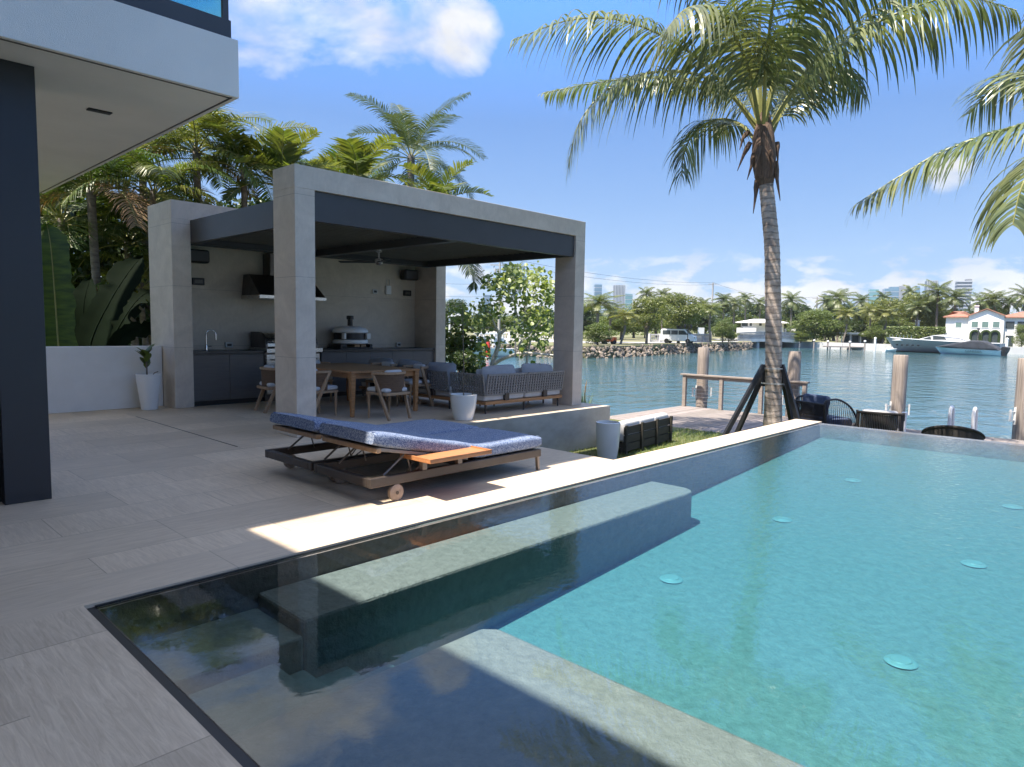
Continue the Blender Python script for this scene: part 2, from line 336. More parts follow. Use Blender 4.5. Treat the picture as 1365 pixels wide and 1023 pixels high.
def blue_weave():
    m = bpy.data.materials.new('blue_speckled_weave'); m.use_nodes = True; t = m.node_tree; n = t.nodes; L = t.links; bs = n['Principled BSDF']
    o = n.new('ShaderNodeTexCoord').outputs['Object']
    v = n.new('ShaderNodeTexVoronoi'); v.inputs['Scale'].default_value = 150; v.inputs['Randomness'].default_value = 0.75; L.new(o, v.inputs['Vector'])
    z = n.new('ShaderNodeTexNoise'); z.inputs['Scale'].default_value = 260; z.inputs['Detail'].default_value = 2; L.new(o, z.inputs['Vector'])
    s = n.new('ShaderNodeSeparateColor'); L.new(v.outputs['Color'], s.inputs[0])
    a = n.new('ShaderNodeMath'); a.operation = 'MULTIPLY_ADD'; L.new(z.outputs[0], a.inputs[0]); a.inputs[1].default_value = 0.6; L.new(s.outputs[0], a.inputs[2])
    r = n.new('ShaderNodeMapRange'); L.new(a.outputs[0], r.inputs[0]); r.inputs[1].default_value = 0.55; r.inputs[2].default_value = 1.15
    c = n.new('ShaderNodeMix'); c.data_type = 'RGBA'; L.new(r.outputs[0], c.inputs[0]); c.inputs[6].default_value = (0.075, 0.115, 0.225, 1); c.inputs[7].default_value = (0.31, 0.36, 0.46, 1)
    L.new(c.outputs[2], bs.inputs['Base Color']); bs.inputs['Roughness'].default_value = 0.95
    b = n.new('ShaderNodeBump'); b.inputs['Strength'].default_value = 0.5; b.inputs['Distance'].default_value = 0.003; L.new(a.outputs[0], b.inputs['Height']); L.new(b.outputs[0], bs.inputs['Normal'])
    return m
m_blue = blue_weave()

def pool_surface():
    m = bpy.data.materials.new('pool_water'); m.use_nodes = True; t = m.node_tree; n = t.nodes; L = t.links; n.remove(n['Principled BSDF'])
    o = n.new('ShaderNodeTexCoord').outputs['Object']
    def nz(sc, det, st=(1, 1, 1), d=0.0):
        mp = n.new('ShaderNodeMapping'); mp.inputs['Scale'].default_value = st; L.new(o, mp.inputs[0])
        x = n.new('ShaderNodeTexNoise'); x.inputs['Scale'].default_value = sc; x.inputs['Detail'].default_value = det; x.inputs['Distortion'].default_value = d; L.new(mp.outputs[0], x.inputs['Vector']); return x.outputs[0]
    # calm in the sheltered near corner, livelier towards the open side
    sp = n.new('ShaderNodeSeparateXYZ'); L.new(o, sp.inputs[0])
    am = n.new('ShaderNodeMapRange'); am.interpolation_type = 'SMOOTHSTEP'; L.new(sp.outputs[0], am.inputs[0])
    for i, v in enumerate((2.4, 6.5, 0.03, 1.0)): am.inputs[i+1].default_value = v
    b1 = n.new('ShaderNodeBump'); b1.inputs['Distance'].default_value = 0.0045; L.new(nz(1.6, 3, (1, 1.3, 1), 0.4), b1.inputs['Height']); b1.inputs['Strength'].default_value = 0.22
    b2 = n.new('ShaderNodeBump'); b2.inputs['Distance'].default_value = 0.006; L.new(nz(13, 4, (1, 1.2, 1), 0.8), b2.inputs['Height']); L.new(am.outputs[0], b2.inputs['Strength']); L.new(b1.outputs[0], b2.inputs['Normal'])
    fr = n.new('ShaderNodeFresnel'); fr.inputs['IOR'].default_value = 1.5; L.new(b2.outputs[0], fr.inputs['Normal'])
    gl = n.new('ShaderNodeBsdfGlossy'); gl.inputs['Roughness'].default_value = 0.0; L.new(b2.outputs[0], gl.inputs['Normal'])
    tr = n.new('ShaderNodeBsdfTransparent'); ms = n.new('ShaderNodeMixShader'); L.new(fr.outputs[0], ms.inputs[0]); L.new(tr.outputs[0], ms.inputs[1]); L.new(gl.outputs[0], ms.inputs[2])
    L.new(ms.outputs[0], n['Material Output'].inputs['Surface'])
    va = n.new('ShaderNodeVolumeAbsorption'); va.inputs['Color'].default_value = (0.28, 0.915, 0.985, 1); va.inputs['Density'].default_value = 0.92
    L.new(va.outputs[0], n['Material Output'].inputs['Volume'])
    return m
m_pool = pool_surface()
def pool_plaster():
    m = M('pool_plaster', (0.205, 0.187, 0.18), 0.7, var=0.06, scale=16, col2=(0.15, 0.138, 0.133), lo=0.3, hi=0.7, bump=2.6, bscale=11)  # mottled colour and bump stand in for ripple light on the floor
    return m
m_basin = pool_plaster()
m_slot = M('black_slot', (0.01, 0.01, 0.012), 0.4)

def bay_mat():
    m = bpy.data.materials.new('bay_water'); m.use_nodes = True; t = m.node_tree; n = t.nodes; L = t.links; bs = n['Principled BSDF']
    o = n.new('ShaderNodeTexCoord').outputs['Object']
    def nz(sc, det, st, d=0.0, rot=0.0):
        mp = n.new('ShaderNodeMapping'); mp.inputs['Scale'].default_value = st; mp.inputs['Rotation'].default_value = (0, 0, rot); L.new(o, mp.inputs[0])
        x = n.new('ShaderNodeTexNoise'); x.inputs['Scale'].default_value = sc; x.inputs['Detail'].default_value = det; x.inputs['Distortion'].default_value = d; L.new(mp.outputs[0], x.inputs['Vector']); return x.outputs[0]
    bs.inputs['Roughness'].default_value = 0.04; bs.inputs['IOR'].default_value = 1.33
    mr = n.new('ShaderNodeMapRange'); L.new(nz(0.05, 4, (1, 1, 1)), mr.inputs[0]); mr.inputs[1].default_value = 0.35; mr.inputs[2].default_value = 0.65
    c = n.new('ShaderNodeMix'); c.data_type = 'RGBA'; L.new(mr.outputs[0], c.inputs[0]); c.inputs[6].default_value = (0.042, 0.098, 0.100, 1); c.inputs[7].default_value = (0.052, 0.118, 0.145, 1)
    L.new(c.outputs[2], bs.inputs['Base Color'])
    b1 = n.new('ShaderNodeBump'); b1.inputs['Strength'].default_value = 1.0; b1.inputs['Distance'].default_value = 0.16; L.new(nz(0.42, 4, (1, 1.9, 1), 0.5, R(-38)), b1.inputs['Height'])
    b2 = n.new('ShaderNodeBump'); b2.inputs['Strength'].default_value = 1.0; b2.inputs['Distance'].default_value = 0.035; L.new(nz(2.6, 5, (1, 1.7, 1), 0.6, R(-52)), b2.inputs['Height']); L.new(b1.outputs[0], b2.inputs['Normal'])
    L.new(b2.outputs[0], bs.inputs['Normal'])
    return m
m_bay = bay_mat()
m_grass = M('lawn', (0.06, 0.105, 0.02), 0.9, col2=(0.11, 0.115, 0.04), scale=2.2, lo=0.4, hi=0.75, bump=1, bscale=60)
m_blade = M('grass_blade', (0.10, 0.19, 0.03), 0.7, col2=(0.18, 0.205, 0.06), scale=1.6, island=0.3, trans=0.3, lo=0.4, hi=0.75)
m_earth = M('island_ground', (0.12, 0.15, 0.05), 0.95, col2=(0.20, 0.18, 0.10), scale=0.12, lo=0.4, hi=0.7)
m_road = M('pale_road', (0.42, 0.41, 0.39), 0.9, var=0.08, scale=0.5)
m_dockw = M('weathered_dock', (0.30, 0.262, 0.235), 0.85, col2=(0.19, 0.16, 0.145), scale=2.5, stretch=(1.2, 20, 4), island=0.2, lo=0.3, hi=0.7, bump=0.5, bscale=12, bstretch=(1, 20, 4))
m_pile = M('weathered_pile', (0.40, 0.335, 0.285), 0.9, col2=(0.20, 0.165, 0.14), scale=3.5, stretch=(9, 9, 0.35), lo=0.32, hi=0.66, bump=1.0, bscale=10, bstretch=(6, 6, 0.3))
m_railw = M('weathered_rail', (0.37, 0.31, 0.27), 0.85, col2=(0.24, 0.20, 0.17), scale=4, stretch=(8, 2, 8), island=0.1)
m_cable = M('steel_cable', (0.6, 0.6, 0.6), 0.3, metal=1)
m_slatw = M('dark_stained_slats', (0.052, 0.046, 0.033), 0.8, col2=(0.030, 0.027, 0.021), scale=5, stretch=(1, 1, 8), island=0.2)
m_strap = M('galvanised_strap', (0.55, 0.55, 0.53), 0.5, metal=0.7)
m_post = M('black_stained_timber', (0.014, 0.015, 0.019), 0.6, var=0.2, scale=8)
m_darkrope = M('dark_rope', (0.045, 0.038, 0.033), 0.85, var=0.2, scale=14, stretch=(12, 12, 1), bump=0.8, bscale=60, bstretch=(8, 8, 0.5))
m_navy = M('navy_cushion', (0.06, 0.085, 0.15), 0.95, var=0.1)

def trunk_mat(name, c, d, ring=14.0):
    m = M(name, c, 0.9, col2=d, scale=3, stretch=(2, 2, 3.5), lo=0.35, hi=0.62, bump=1, bscale=9, bstretch=(2.5, 2.5, 6))
    t = m.node_tree; n = t.nodes; L = t.links; bs = n['Principled BSDF']; src = bs.inputs['Base Color'].links[0].from_socket
    o = n.new('ShaderNodeTexCoord').outputs['Object']; w = n.new('ShaderNodeTexWave'); w.bands_direction = 'Z'; w.inputs['Scale'].default_value = ring/6.283*1.0
    w.inputs['Distortion'].default_value = 4.0; w.inputs['Detail'].default_value = 4; w.inputs['Detail Scale'].default_value = 0.8; w.inputs['Detail Roughness'].default_value = 0.65; L.new(o, w.inputs['Vector'])
    r = n.new('ShaderNodeMapRange'); L.new(w.outputs['Fac'], r.inputs[0])
    for i, v in enumerate((0.02, 0.20, 0.58, 1.0)): r.inputs[i+1].default_value = v
    x = n.new('ShaderNodeMix'); x.data_type = 'RGBA'; x.blend_type = 'MULTIPLY'; x.inputs[0].default_value = 1; L.new(src, x.inputs[6]); L.new(r.outputs[0], x.inputs[7]); L.new(x.outputs[2], bs.inputs['Base Color'])
    return m
m_trunk = trunk_mat('coconut_trunk', (0.50, 0.42, 0.355), (0.31, 0.245, 0.20), 16)
m_trunkg = M('grey_palm_trunk', (0.24, 0.21, 0.18), 0.9, col2=(0.12, 0.10, 0.085), scale=3, stretch=(2, 2, 6), bump=1, bscale=8, bstretch=(1, 1, 6))
m_bark = M('grey_bark', (0.20, 0.17, 0.14), 0.9, var=0.2, scale=4, bump=1, bscale=14)
m_barkw = M('pale_bark', (0.66, 0.62, 0.56), 0.85, col2=(0.42, 0.39, 0.34), scale=6, bump=0.8, bscale=20)
m_fibre = M('palm_fibre', (0.20, 0.13, 0.09), 0.95, col2=(0.09, 0.06, 0.045), scale=8, stretch=(6, 6, 1), bump=1, bscale=30, bstretch=(5, 5, 0.6))
LEAF = dict(rough=0.42, island=0.33, trans=0.3)
m_coco = M('coconut_leaflet', (0.11, 0.15, 0.062), col2=(0.20, 0.21, 0.105), scale=0.8, spec=0.7, rough=0.33, island=0.38, trans=0.22)
m_cocod = M('grey_green_leaflet', (0.062, 0.092, 0.045), col2=(0.105, 0.125, 0.058), scale=0.8, spec=0.6, rough=0.4, island=0.35, trans=0.2)
m_rach = M('frond_rib', (0.27, 0.27, 0.085), 0.5, var=0.15)
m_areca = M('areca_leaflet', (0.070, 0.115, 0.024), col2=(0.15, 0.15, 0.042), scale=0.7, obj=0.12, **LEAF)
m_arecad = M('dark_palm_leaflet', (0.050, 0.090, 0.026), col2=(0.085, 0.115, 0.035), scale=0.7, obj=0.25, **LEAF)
m_dry = M('dry_frond', (0.30, 0.20, 0.105), col2=(0.19, 0.115, 0.06), scale=2, rough=0.8, island=0.3, trans=0.2)
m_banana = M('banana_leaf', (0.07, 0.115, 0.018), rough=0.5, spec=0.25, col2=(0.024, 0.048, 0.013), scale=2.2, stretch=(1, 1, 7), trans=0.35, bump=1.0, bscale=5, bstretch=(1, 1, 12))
m_bananad = M('shaded_banana_leaf', (0.008, 0.015, 0.007), rough=0.7, spec=0.06, col2=(0.006, 0.012, 0.006), scale=2.0, trans=0.15)  # banana leaf in shade, with the shade put into its colour
m_leafd = M('dark_leaf', (0.035, 0.062, 0.022), col2=(0.055, 0.082, 0.028), scale=0.6, **LEAF)
m_leafm = M('mid_leaf', (0.095, 0.14, 0.035), col2=(0.14, 0.17, 0.048), scale=0.25, obj=0.12, **LEAF)
m_leafy = M('olive_leaf', (0.165, 0.185, 0.05), col2=(0.12, 0.145, 0.04), scale=0.25, obj=0.12, **LEAF)
m_grape = M('sea_grape_leaf', (0.25, 0.29, 0.095), col2=(0.16, 0.215, 0.07), scale=1.2, **LEAF)
m_fpalm = M('far_palm_leaf', (0.075, 0.11, 0.036), col2=(0.135, 0.15, 0.055), scale=0.25, obj=0.2, **LEAF)
m_fpalmy = M('far_yellow_palm_leaf', (0.20, 0.20, 0.060), col2=(0.13, 0.15, 0.045), scale=0.3, obj=0.15, **LEAF)
m_rock = M('riprap_rock', (0.25, 0.21, 0.165), 0.9, col2=(0.12, 0.10, 0.08), scale=0.7, island=0.35, bump=1, bscale=3)
m_tile = M('terracotta_tile', (0.36, 0.17, 0.11), 0.8, col2=(0.24, 0.115, 0.08), scale=1.2)
m_win = M('dark_window', (0.06, 0.075, 0.08), 0.12, var=0.1, scale=0.5)
m_wingr = M('green_window', (0.16, 0.24, 0.22), 0.15, var=0.1, scale=0.5)

def glass(name, tint, ior=1.45):
    m = bpy.data.materials.new(name); m.use_nodes = True; t = m.node_tree; n = t.nodes; L = t.links; n.remove(n['Principled BSDF'])
    nz = n.new('ShaderNodeTexNoise'); nz.inputs['Scale'].default_value = 0.7
    mr = n.new('ShaderNodeMapRange'); L.new(nz.outputs[0], mr.inputs[0]); mr.inputs[3].default_value = 0.0; mr.inputs[4].default_value = 0.03
    fr = n.new('ShaderNodeFresnel'); bf = n.new('ShaderNodeMapRange'); L.new(n.new('ShaderNodeNewGeometry').outputs['Backfacing'], bf.inputs[0]); bf.inputs[3].default_value = ior; bf.inputs[4].default_value = 1/ior; L.new(bf.outputs[0], fr.inputs[0]); gl = n.new('ShaderNodeBsdfGlossy'); L.new(mr.outputs[0], gl.inputs['Roughness'])
    tr = n.new('ShaderNodeBsdfTransparent'); tr.inputs[0].default_value = (*tint, 1); ms = n.new('ShaderNodeMixShader')
    L.new(fr.outputs[0], ms.inputs[0]); L.new(tr.outputs[0], ms.inputs[1]); L.new(gl.outputs[0], ms.inputs[2]); L.new(ms.outputs[0], n['Material Output'].inputs[0])
    return m
m_glass = glass('green_tinted_glass', (0.68, 0.90, 0.90))

# ---------------------------------------------------------------- the setting: ground, pool, lawn, water
ZL = -0.75                                                # lawn and dock level
ZW = -1.8                                                 # water of the bay
POOL_E = 11.6
d = MB(); d.box(-12, -8, -0.9, 0.54, 13.6, 0); d.box(0.54, 4.43, -0.9, 4.2, 13.6, 0); d.box(4.2, 4.43, -0.9, 6.38, 7.64, 0)
ground(d.build('deck', m_deck))
c = MB(); c.box(0.54, 4.0, -0.9, POOL_E+0.19, 4.43, 0); ground(c.build('pool_coping', m_copx))
c = MB(); c.box(0.54, -8, -0.9, 0.97, 4.0, 0); ground(c.build('pool_edge_stone', m_copy))
t_ = MB(); t_.box(4.2, 7.68, -0.05, 10.8, 13.6, 0.0)
pl = MB(); pl.box(4.2, 7.64, -1.2, 10.84, 7.68, 0.0); pl.box(10.8, 7.68, -1.2, 10.84, 13.6, 0.0)
ground(t_.build('terrace', m_deck)); ground(pl.build('terrace_edge_wall', m_plinth))
sl_ = MB(); sl_.box(3.60, 7.98, -0.02, 3.615, 11.52, 0.002); ground(sl_.build('drain_channel', m_slot))

b = MB(); b.box(0.97, -8, -1.6, 1.022, 4.0, -0.020); b.box(1.022, 3.985, -1.6, POOL_E, 4.0, -0.012)
ground(b.build('overflow_channel', m_slot))
p = MB()
def fl(x): return -0.25 - (POOL_E-x)*0.056
p.add([(1.023, -8, fl(1)), (POOL_E, -8, fl(POOL_E)), (POOL_E, 3.97, fl(POOL_E)), (1.023, 3.97, fl(1))], [(0, 1, 2, 3)])
p.box(1.023, 3.965, -1.5, POOL_E, 3.984, -0.03)              # far wall
p.box(POOL_E, -8, -1.2, POOL_E+0.16, 4.0, -0.024)          # weir wall
p.box(1.023, -8, -1.5, 1.035, 3.964, -0.03)
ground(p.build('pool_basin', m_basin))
p = MB()                                                     # sitting bench with a rounded end
arc = [(6.28+0.17*math.cos(a), 3.57-0.17*math.cos(R(90)-a)) for a in [R(v) for v in range(0, 91, 10)]][::-1]
arc = [(6.28+0.17*math.sin(R(v)), 3.57-0.17*math.cos(R(v))) for v in range(0, 91, 10)]
p.prism([(1.9, 3.965), (1.9, 3.40)] + arc + [(6.45, 3.965)], -1.4, -0.175)
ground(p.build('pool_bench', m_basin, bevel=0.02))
p = MB(); p.prism([(1.036, -8), (2.69, -8), (2.69, 2.62), (2.62, 2.70), (1.036, 2.70)], -1.4, -0.215)
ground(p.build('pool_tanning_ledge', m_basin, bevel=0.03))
p = MB(); p.box(1.036, 2.70, -1.4, 1.72, 3.399, -0.36); p.box(1.72, 2.70, -1.4, 1.9, 3.399, -0.46); p.box(1.036, 3.40, -1.4, 1.899, 3.964, -0.27); p.box(1.9, 2.70, -1.4, 2.18, 3.4, -0.54); p.box(2.18, 2.70, -1.4, 2.5, 3.4, -0.64)
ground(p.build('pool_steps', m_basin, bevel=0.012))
wt = MB(); wt.box(1.024, -7.9, -1.3, POOL_E+0.12, 3.983, -0.016); ground(wt.build('pool_water', m_pool))

g = MB(); g.box(6.38, 4.43, -2.6, 13.9, 14.5, ZL); g.box(POOL_E+0.19, -9, -2.6, 13.9, 4.43, ZL); g.box(-12, 13.6, -2.6, 12.5, 26, ZL+0.3)
ground(g.build('lawn', m_grass))
w = MB(); w.sheet(-690, -690, 2290, 2290, ZW); ground(w.build('bay_water', m_bay))
# grass blades in view beside the pool wall
g = MB(); rg = random.Random(3)
for k in range(9000):
    x = rg.uniform(6.5, 13.8); y = rg.uniform(4.45, 7.6) 
    h_ = rg.uniform(0.03, 0.085); a = rg.uniform(0, 6.28); w_ = 0.006; lx, ly = rg.gauss(0, 0.025), rg.gauss(0, 0.025)
    g.add([(x-w_*math.cos(a), y-w_*math.sin(a), ZL), (x+w_*math.cos(a), y+w_*math.sin(a), ZL), (x+lx, y+ly, ZL+h_)], [(0, 1, 2)])
tag(g.build('grass', m_blade), 'short sunlit green grass on the lawn beside the pool wall', 'grass', kind='stuff')

# round fittings on the pool floor
DISC = ((895, 771), (1043, 692), (1137, 640), (1298, 751), (1201, 881), (1350, 675))
DL = ('round floor fitting in the pool nearest the bench', 'round floor fitting in the pool beside the palm trunk reflection', 'round floor fitting in the pool farthest away by the coping',
      'round floor fitting in the pool at the middle right', 'round floor fitting in the pool nearest the tanning ledge', 'round floor fitting in the pool at far right')
m_jet = M('pale_fitting', (0.245, 0.25, 0.25), 0.5, var=0.05)
first = None
for (x, y), lb in zip(DISC, DL):
    q = onz(x, y, -0.5)
    for _ in range(8): q = onz(x, y, fl(q.x)+0.012)
    if first is None:
        q0 = MB(); q0.lathe([(0.01, 0.012), (0.085, 0.012), (0.1, 0.0)], n=24); q0.lathe([(0.02, 0.02), (0.06, 0.018), (0.065, 0.012)], n=20)
        first = o = q0.build('floor_fitting', m_jet, smooth=True)
        tag(o, lb, 'pool fitting', 'round fittings on the pool floor')
    else:
        o = first.copy(); COL.objects.link(o); o['label'] = lb
    o.location = (q.x, q.y, fl(q.x)+0.004)
# ---------------------------------------------------------------- the house on the left
house = thing('modern_house', 'white modern house with a projecting terrace slab, dark column and glass balustrade', 'house', (-3, 8, 0))
def part(mb, name, m, par, **k): return mb.build(name, m, par, world=True, **k)
b = MB(); b.box(1.09, 6.63, 0, 1.41, 7.3, 3.499); part(b, 'column', m_colm, house, bevel=0.004)
b = MB(); b.box(-5, 6.78, 0, 1.088, 6.9, 3.499); part(b, 'dark_cladding', m_black, house)
b = MB(); b.box(-6, 6.12, 3.5, 2.84, 13.09, 4.0); o = part(b, 'terrace_slab', m_soffit, house, bevel=0.006)
b = MB(); b.box(2.775, 6.15, 3.494, 2.79, 13.05, 3.5005); b.box(-5, 6.165, 3.494, 2.775, 6.18, 3.5005); part(b, 'drip_groove', m_steeld, house)
b = MB(); b.box(-6, 6.17, 4.0, 2.80, 6.23, 4.17); b.box(2.74, 6.23, 4.0, 2.80, 13.0, 4.17); part(b, 'balustrade_base', m_anth, house, bevel=0.004)
for x0, x1 in ((-4.0, -2.2), (-2.19, -0.4), (-0.39, 1.3), (1.31, 2.72)):
    b = MB(); b.box(x0, 6.19, 4.171, x1, 6.205, 5.1); part(b, 'glass_panel', m_glass, house)
for y0, y1 in ((6.24, 7.9), (7.91, 9.6), (9.61, 11.3), (11.31, 12.95)):
    b = MB(); b.box(2.765, y0, 4.171, 2.78, y1, 5.1); part(b, 'glass_panel', m_glass, house)
b = MB(); b.box(2.735, 6.185, 4.171, 2.785, 6.225, 5.15); part(b, 'corner_post', m_anth, house)
b = MB(); b.obox((2.11, 7.52, 3.4955), 0.20, 0.085, 0.012); part(b, 'soffit_light', m_black, house)
b = MB(); b.obox((1.42, 6.9, 2.35), 0.03, 0.06, 0.05); part(b, 'sensor', m_black, house)
b = MB(); b.box(-7, 8.6, 4.001, -4.6, 14.0, 7.199); part(b, 'upper_wall', m_white, house)
b = MB(); b.box(-6, -8, 0.001, -2.6, 5.9, 7.199); part(b, 'side_wall', m_anth, house)
X1 = 2.21-0.45*7.5; Y1 = 4.70+0.09*7.5
b = MB(); b.prism([(-7, -9), (X1, -9), (X1, Y1), (6.6, Y1), (6.6, 8.2), (3.9, 8.2), (3.9, 14.6), (-7, 14.6)], 7.2, 7.5); part(b, 'shadow_slab', m_soffit, house)  # unseen slab added above the view, stepped only to cast the shade edges

# ---------------------------------------------------------------- low white garden wall
b = MB(); b.box(-4, 12.70, 0.0, 4.42, 12.92, 1.06)
gw = b.build('garden_wall', m_white, bevel=0.006); tag(gw, 'low white rendered garden wall behind the deck beside the outdoor kitchen', 'wall')

# ---------------------------------------------------------------- pergola
per = thing('pergola', 'grey stone clad pergola with dark louvred roof over the outdoor kitchen', 'pergola', (7.5, 10.3, 0))
H = 3.52; XL0, XL1, XR0, XR1 = 4.46, 4.745, 10.23, 10.515
b = MB(); b.box(XL0, 8.1, 0.002, XL1, 8.67, 3.23); part(b, 'column', m_slab, per, bevel=0.004)
b = MB(); b.box(XR0, 8.1, 0.002, XR1, 8.60, 3.23); part(b, 'column', m_slab, per, bevel=0.004)
b = MB(); b.box(XL0, 8.1, 3.2305, XR1, 8.67, H); part(b, 'front_beam', m_slab, per, bevel=0.004)
b = MB(); b.box(4.43, 12.16, 0.002, 4.745, 13.24, 3.23); part(b, 'pier', m_slab, per, bevel=0.004)
b = MB(); b.box(XR0, 12.16, 0.002, XR1, 13.24, 3.23); part(b, 'pier', m_slab, per, bevel=0.004)
b = MB(); b.box(4.43, 12.16, 3.2305, XR1, 13.24, 3.535); part(b, 'rear_beam', m_slab, per, bevel=0.004)
b = MB(); b.box(4.745, 12.95, 0.002, XR0, 13.2, 3.229); part(b, 'back_wall', m_slab, per)
FZ0, FZ1 = 2.84, 3.228
def fas(x0, y0, x1, y1):
    q = MB(); q.box(x0, y0, FZ0, x1, y1, FZ1); part(q, 'fascia_beam', m_anth, per, bevel=0.003)
fas(4.747, 8.14, XR0-0.002, 8.24); fas(4.747, 12.40, XR0-0.002, 12.50); fas(4.75, 8.242, 4.84, 12.398); fas(XR0-0.10, 8.242, XR0-0.004, 12.398)
q = MB(); q.box(7.27, 8.242, 2.845, 7.43, 12.398, FZ1-0.01); part(q, 'centre_beam', m_anth, per)
q = MB()                                                     # louvre blades, closed, laid across each bay
for x0, x1 in ((4.842, 7.268), (7.432, XR0-0.102)):
    y = 8.25
    while y < 12.38:
        q.obox(((x0+x1)/2, y+0.075, 3.0), x1-x0, 0.158, 0.012, Matrix.Rotation(R(5), 3, 'X')); q.obox(((x0+x1)/2, y+0.004, 2.985), x1-x0, 0.012, 0.045); y += 0.152
part(q, 'louvre_roof', m_char, per)
for x0, x1, y0, y1 in ((4.842, 7.268, 8.242, 8.3), (7.432, 10.126, 8.242, 8.3), (4.842, 7.268, 12.34, 12.398), (7.432, 10.126, 12.34, 12.398)):
    q = MB(); q.box(x0, y0, 2.86, x1, y1, 2.95); part(q, 'gutter_rail', m_anth, per)

# ceiling fan under the centre beam
fan = thing('ceiling_fan', 'ceiling fan with dark blades and steel motor under the pergola roof', 'ceiling fan', (7.35, 10.35, 2.844))
q = MB(); q.lathe([(0.055, 0), (0.055, -0.03), (0.02, -0.05)], n=16); q.lathe([(0.013, -0.04), (0.013, -0.16)], n=10); q.build('down_rod', m_steel, fan, smooth=True)
q = MB(); q.lathe([(0.03, -0.15), (0.07, -0.16), (0.075, -0.23), (0.05, -0.26), (0.02, -0.27)], n=20); q.build('motor', m_steel, fan, smooth=True)
for a in (8, 128, 248):
    q = MB(); mtx = Matrix.Rotation(R(a), 3, 'Z') @ Matrix.Rotation(R(9), 3, 'X')
    q.obox(Matrix.Rotation(R(a), 3, 'Z') @ Vector((0.40, 0, -0.215)), 0.68, 0.115, 0.010, mtx); q.build('blade', m_black, fan)

# ---------------------------------------------------------------- outdoor kitchen
YF = 12.22
kit = thing('kitchen_counter', 'long dark outdoor kitchen counter with taupe cabinets along the stone wall', 'kitchen counter', (7.5, 12.6, 0))
GX0, GX1 = 6.06, 7.28
for x0, x1 in ((4.76, GX0), (GX1, 10.22)):
    q = MB(); q.box(x0, YF+0.02, 0.09, x1, 12.949, 0.93); part(q, 'cabinet', m_cab, kit)
    q = MB(); q.box(x0, YF+0.07, 0.003, x1, 12.949, 0.09); part(q, 'toe_kick', m_black, kit)
    q = MB(); q.box(x0-0.012, YF-0.02, 0.931, x1+0.005, 12.949, 0.975); part(q, 'countertop', m_ctop, kit, bevel=0.003)
    n = 2 if x1 == GX0 else 5; w_ = (x1-x0)/n
    for i in range(n):
        q = MB(); q.box(x0+i*w_+0.003, YF, 0.10, x0+(i+1)*w_-0.003, YF+0.019, 0.905); part(q, 'door', m_cab, kit, bevel=0.002)
fau = thing('faucet', 'slim steel gooseneck faucet on the left end of the kitchen counter', 'faucet', (5.2, 12.72, 0.976))
q = MB(); q.tube([(0, 0, 0.03)] + [(0, 0, z) for z in (0.1, 0.2, 0.27)] + [(0.085-0.085*math.cos(R(a)), -0.02*a/180, 0.29+0.085*math.sin(R(a))) for a in range(0, 181, 20)] + [(0.17, -0.02, 0.19)], 0.012, 10); q.build('spout', m_chrome, fau, smooth=True)
q = MB(); q.lathe([(0.026, 0), (0.026, 0.035), (0.018, 0.10), (0.012, 0.105)], n=16); q.build('base', m_chrome, fau, smooth=True)
q = MB(); q.tube([(0.015, -0.01, 0.07), (0.085, -0.03, 0.075)], 0.009, 8); q.build('handle', m_chrome, fau, smooth=True)

# built-in grill behind the near column
gr = thing('grill', 'stainless steel built-in grill with arched hood behind the pergola column', 'grill', (6.67, 12.55, 0))
q = MB(); q.box(GX0+0.03, YF+0.03, 0.003, GX1-0.03, 12.94, 0.93); part(q, 'body', m_steeld, gr)
prof = [(0, 0.0)] + [(0.30-0.30*math.cos(R(a)), 0.02+0.26*math.sin(R(a))) for a in range(0, 91, 10)] + [(0.60, 0.28), (0.60, 0.0)]
q = MB(); q.extr(prof, (GX0+0.10, 12.26, 1.04), (0, 1, 0), (0, 0, 1), (1, 0, 0), GX1-GX0-0.2); part(q, 'hood', m_steel, gr, bevel=0.006)
for x in (GX0+0.06, GX1-0.10):
    q = MB(); q.extr([(0, 0)] + [(0.31-0.31*math.cos(R(a)), 0.02+0.285*math.sin(R(a))) for a in range(0, 91, 10)] + [(0.62, 0.30), (0.62, 0)], (x, 12.25, 1.02), (0, 1, 0), (0, 0, 1), (1, 0, 0), 0.04); part(q, 'hood_cheek', m_steeld, gr)
q = MB(); q.tube([(GX0+0.14, 12.18, 1.15), (GX1-0.14, 12.18, 1.15)], 0.016, 10)
for x in (GX0+0.2, GX1-0.2): q.tube([(x, 12.18, 1.15), (x, 12.27, 1.15)], 0.011, 8)
part(q, 'hood_handle', m_chrome, gr, smooth=True)
q = MB(); q.box(GX0+0.02, 12.13, 0.93, GX1-0.02, 12.9, 1.018); part(q, 'control_panel', m_steel, gr, bevel=0.008)
for i in range(5):
    q = MB(); q.lathe([(0.026, 0), (0.026, 0.02), (0.018, 0.035)], n=14); k = q.build('knob', m_chrome, gr, smooth=True)
    k.location = (GX0+0.22+i*0.195-6.67, 12.13-12.55, 0.972); k.rotation_euler = (R(90), 0, 0)
for x0, x1 in ((GX0+0.05, 6.665), (6.675, GX1-0.05)):
    q = MB(); q.box(x0, YF-0.02, 0.14, x1, YF+0.03, 0.90); dr = part(q, 'cabinet_door', m_steel, gr, bevel=0.004)
    q = MB(); q.tube([(x0+0.08, YF-0.055, 0.80), (x1-0.08, YF-0.055, 0.80)], 0.011, 8); part(q, 'door_handle', m_chrome, dr, smooth=True)

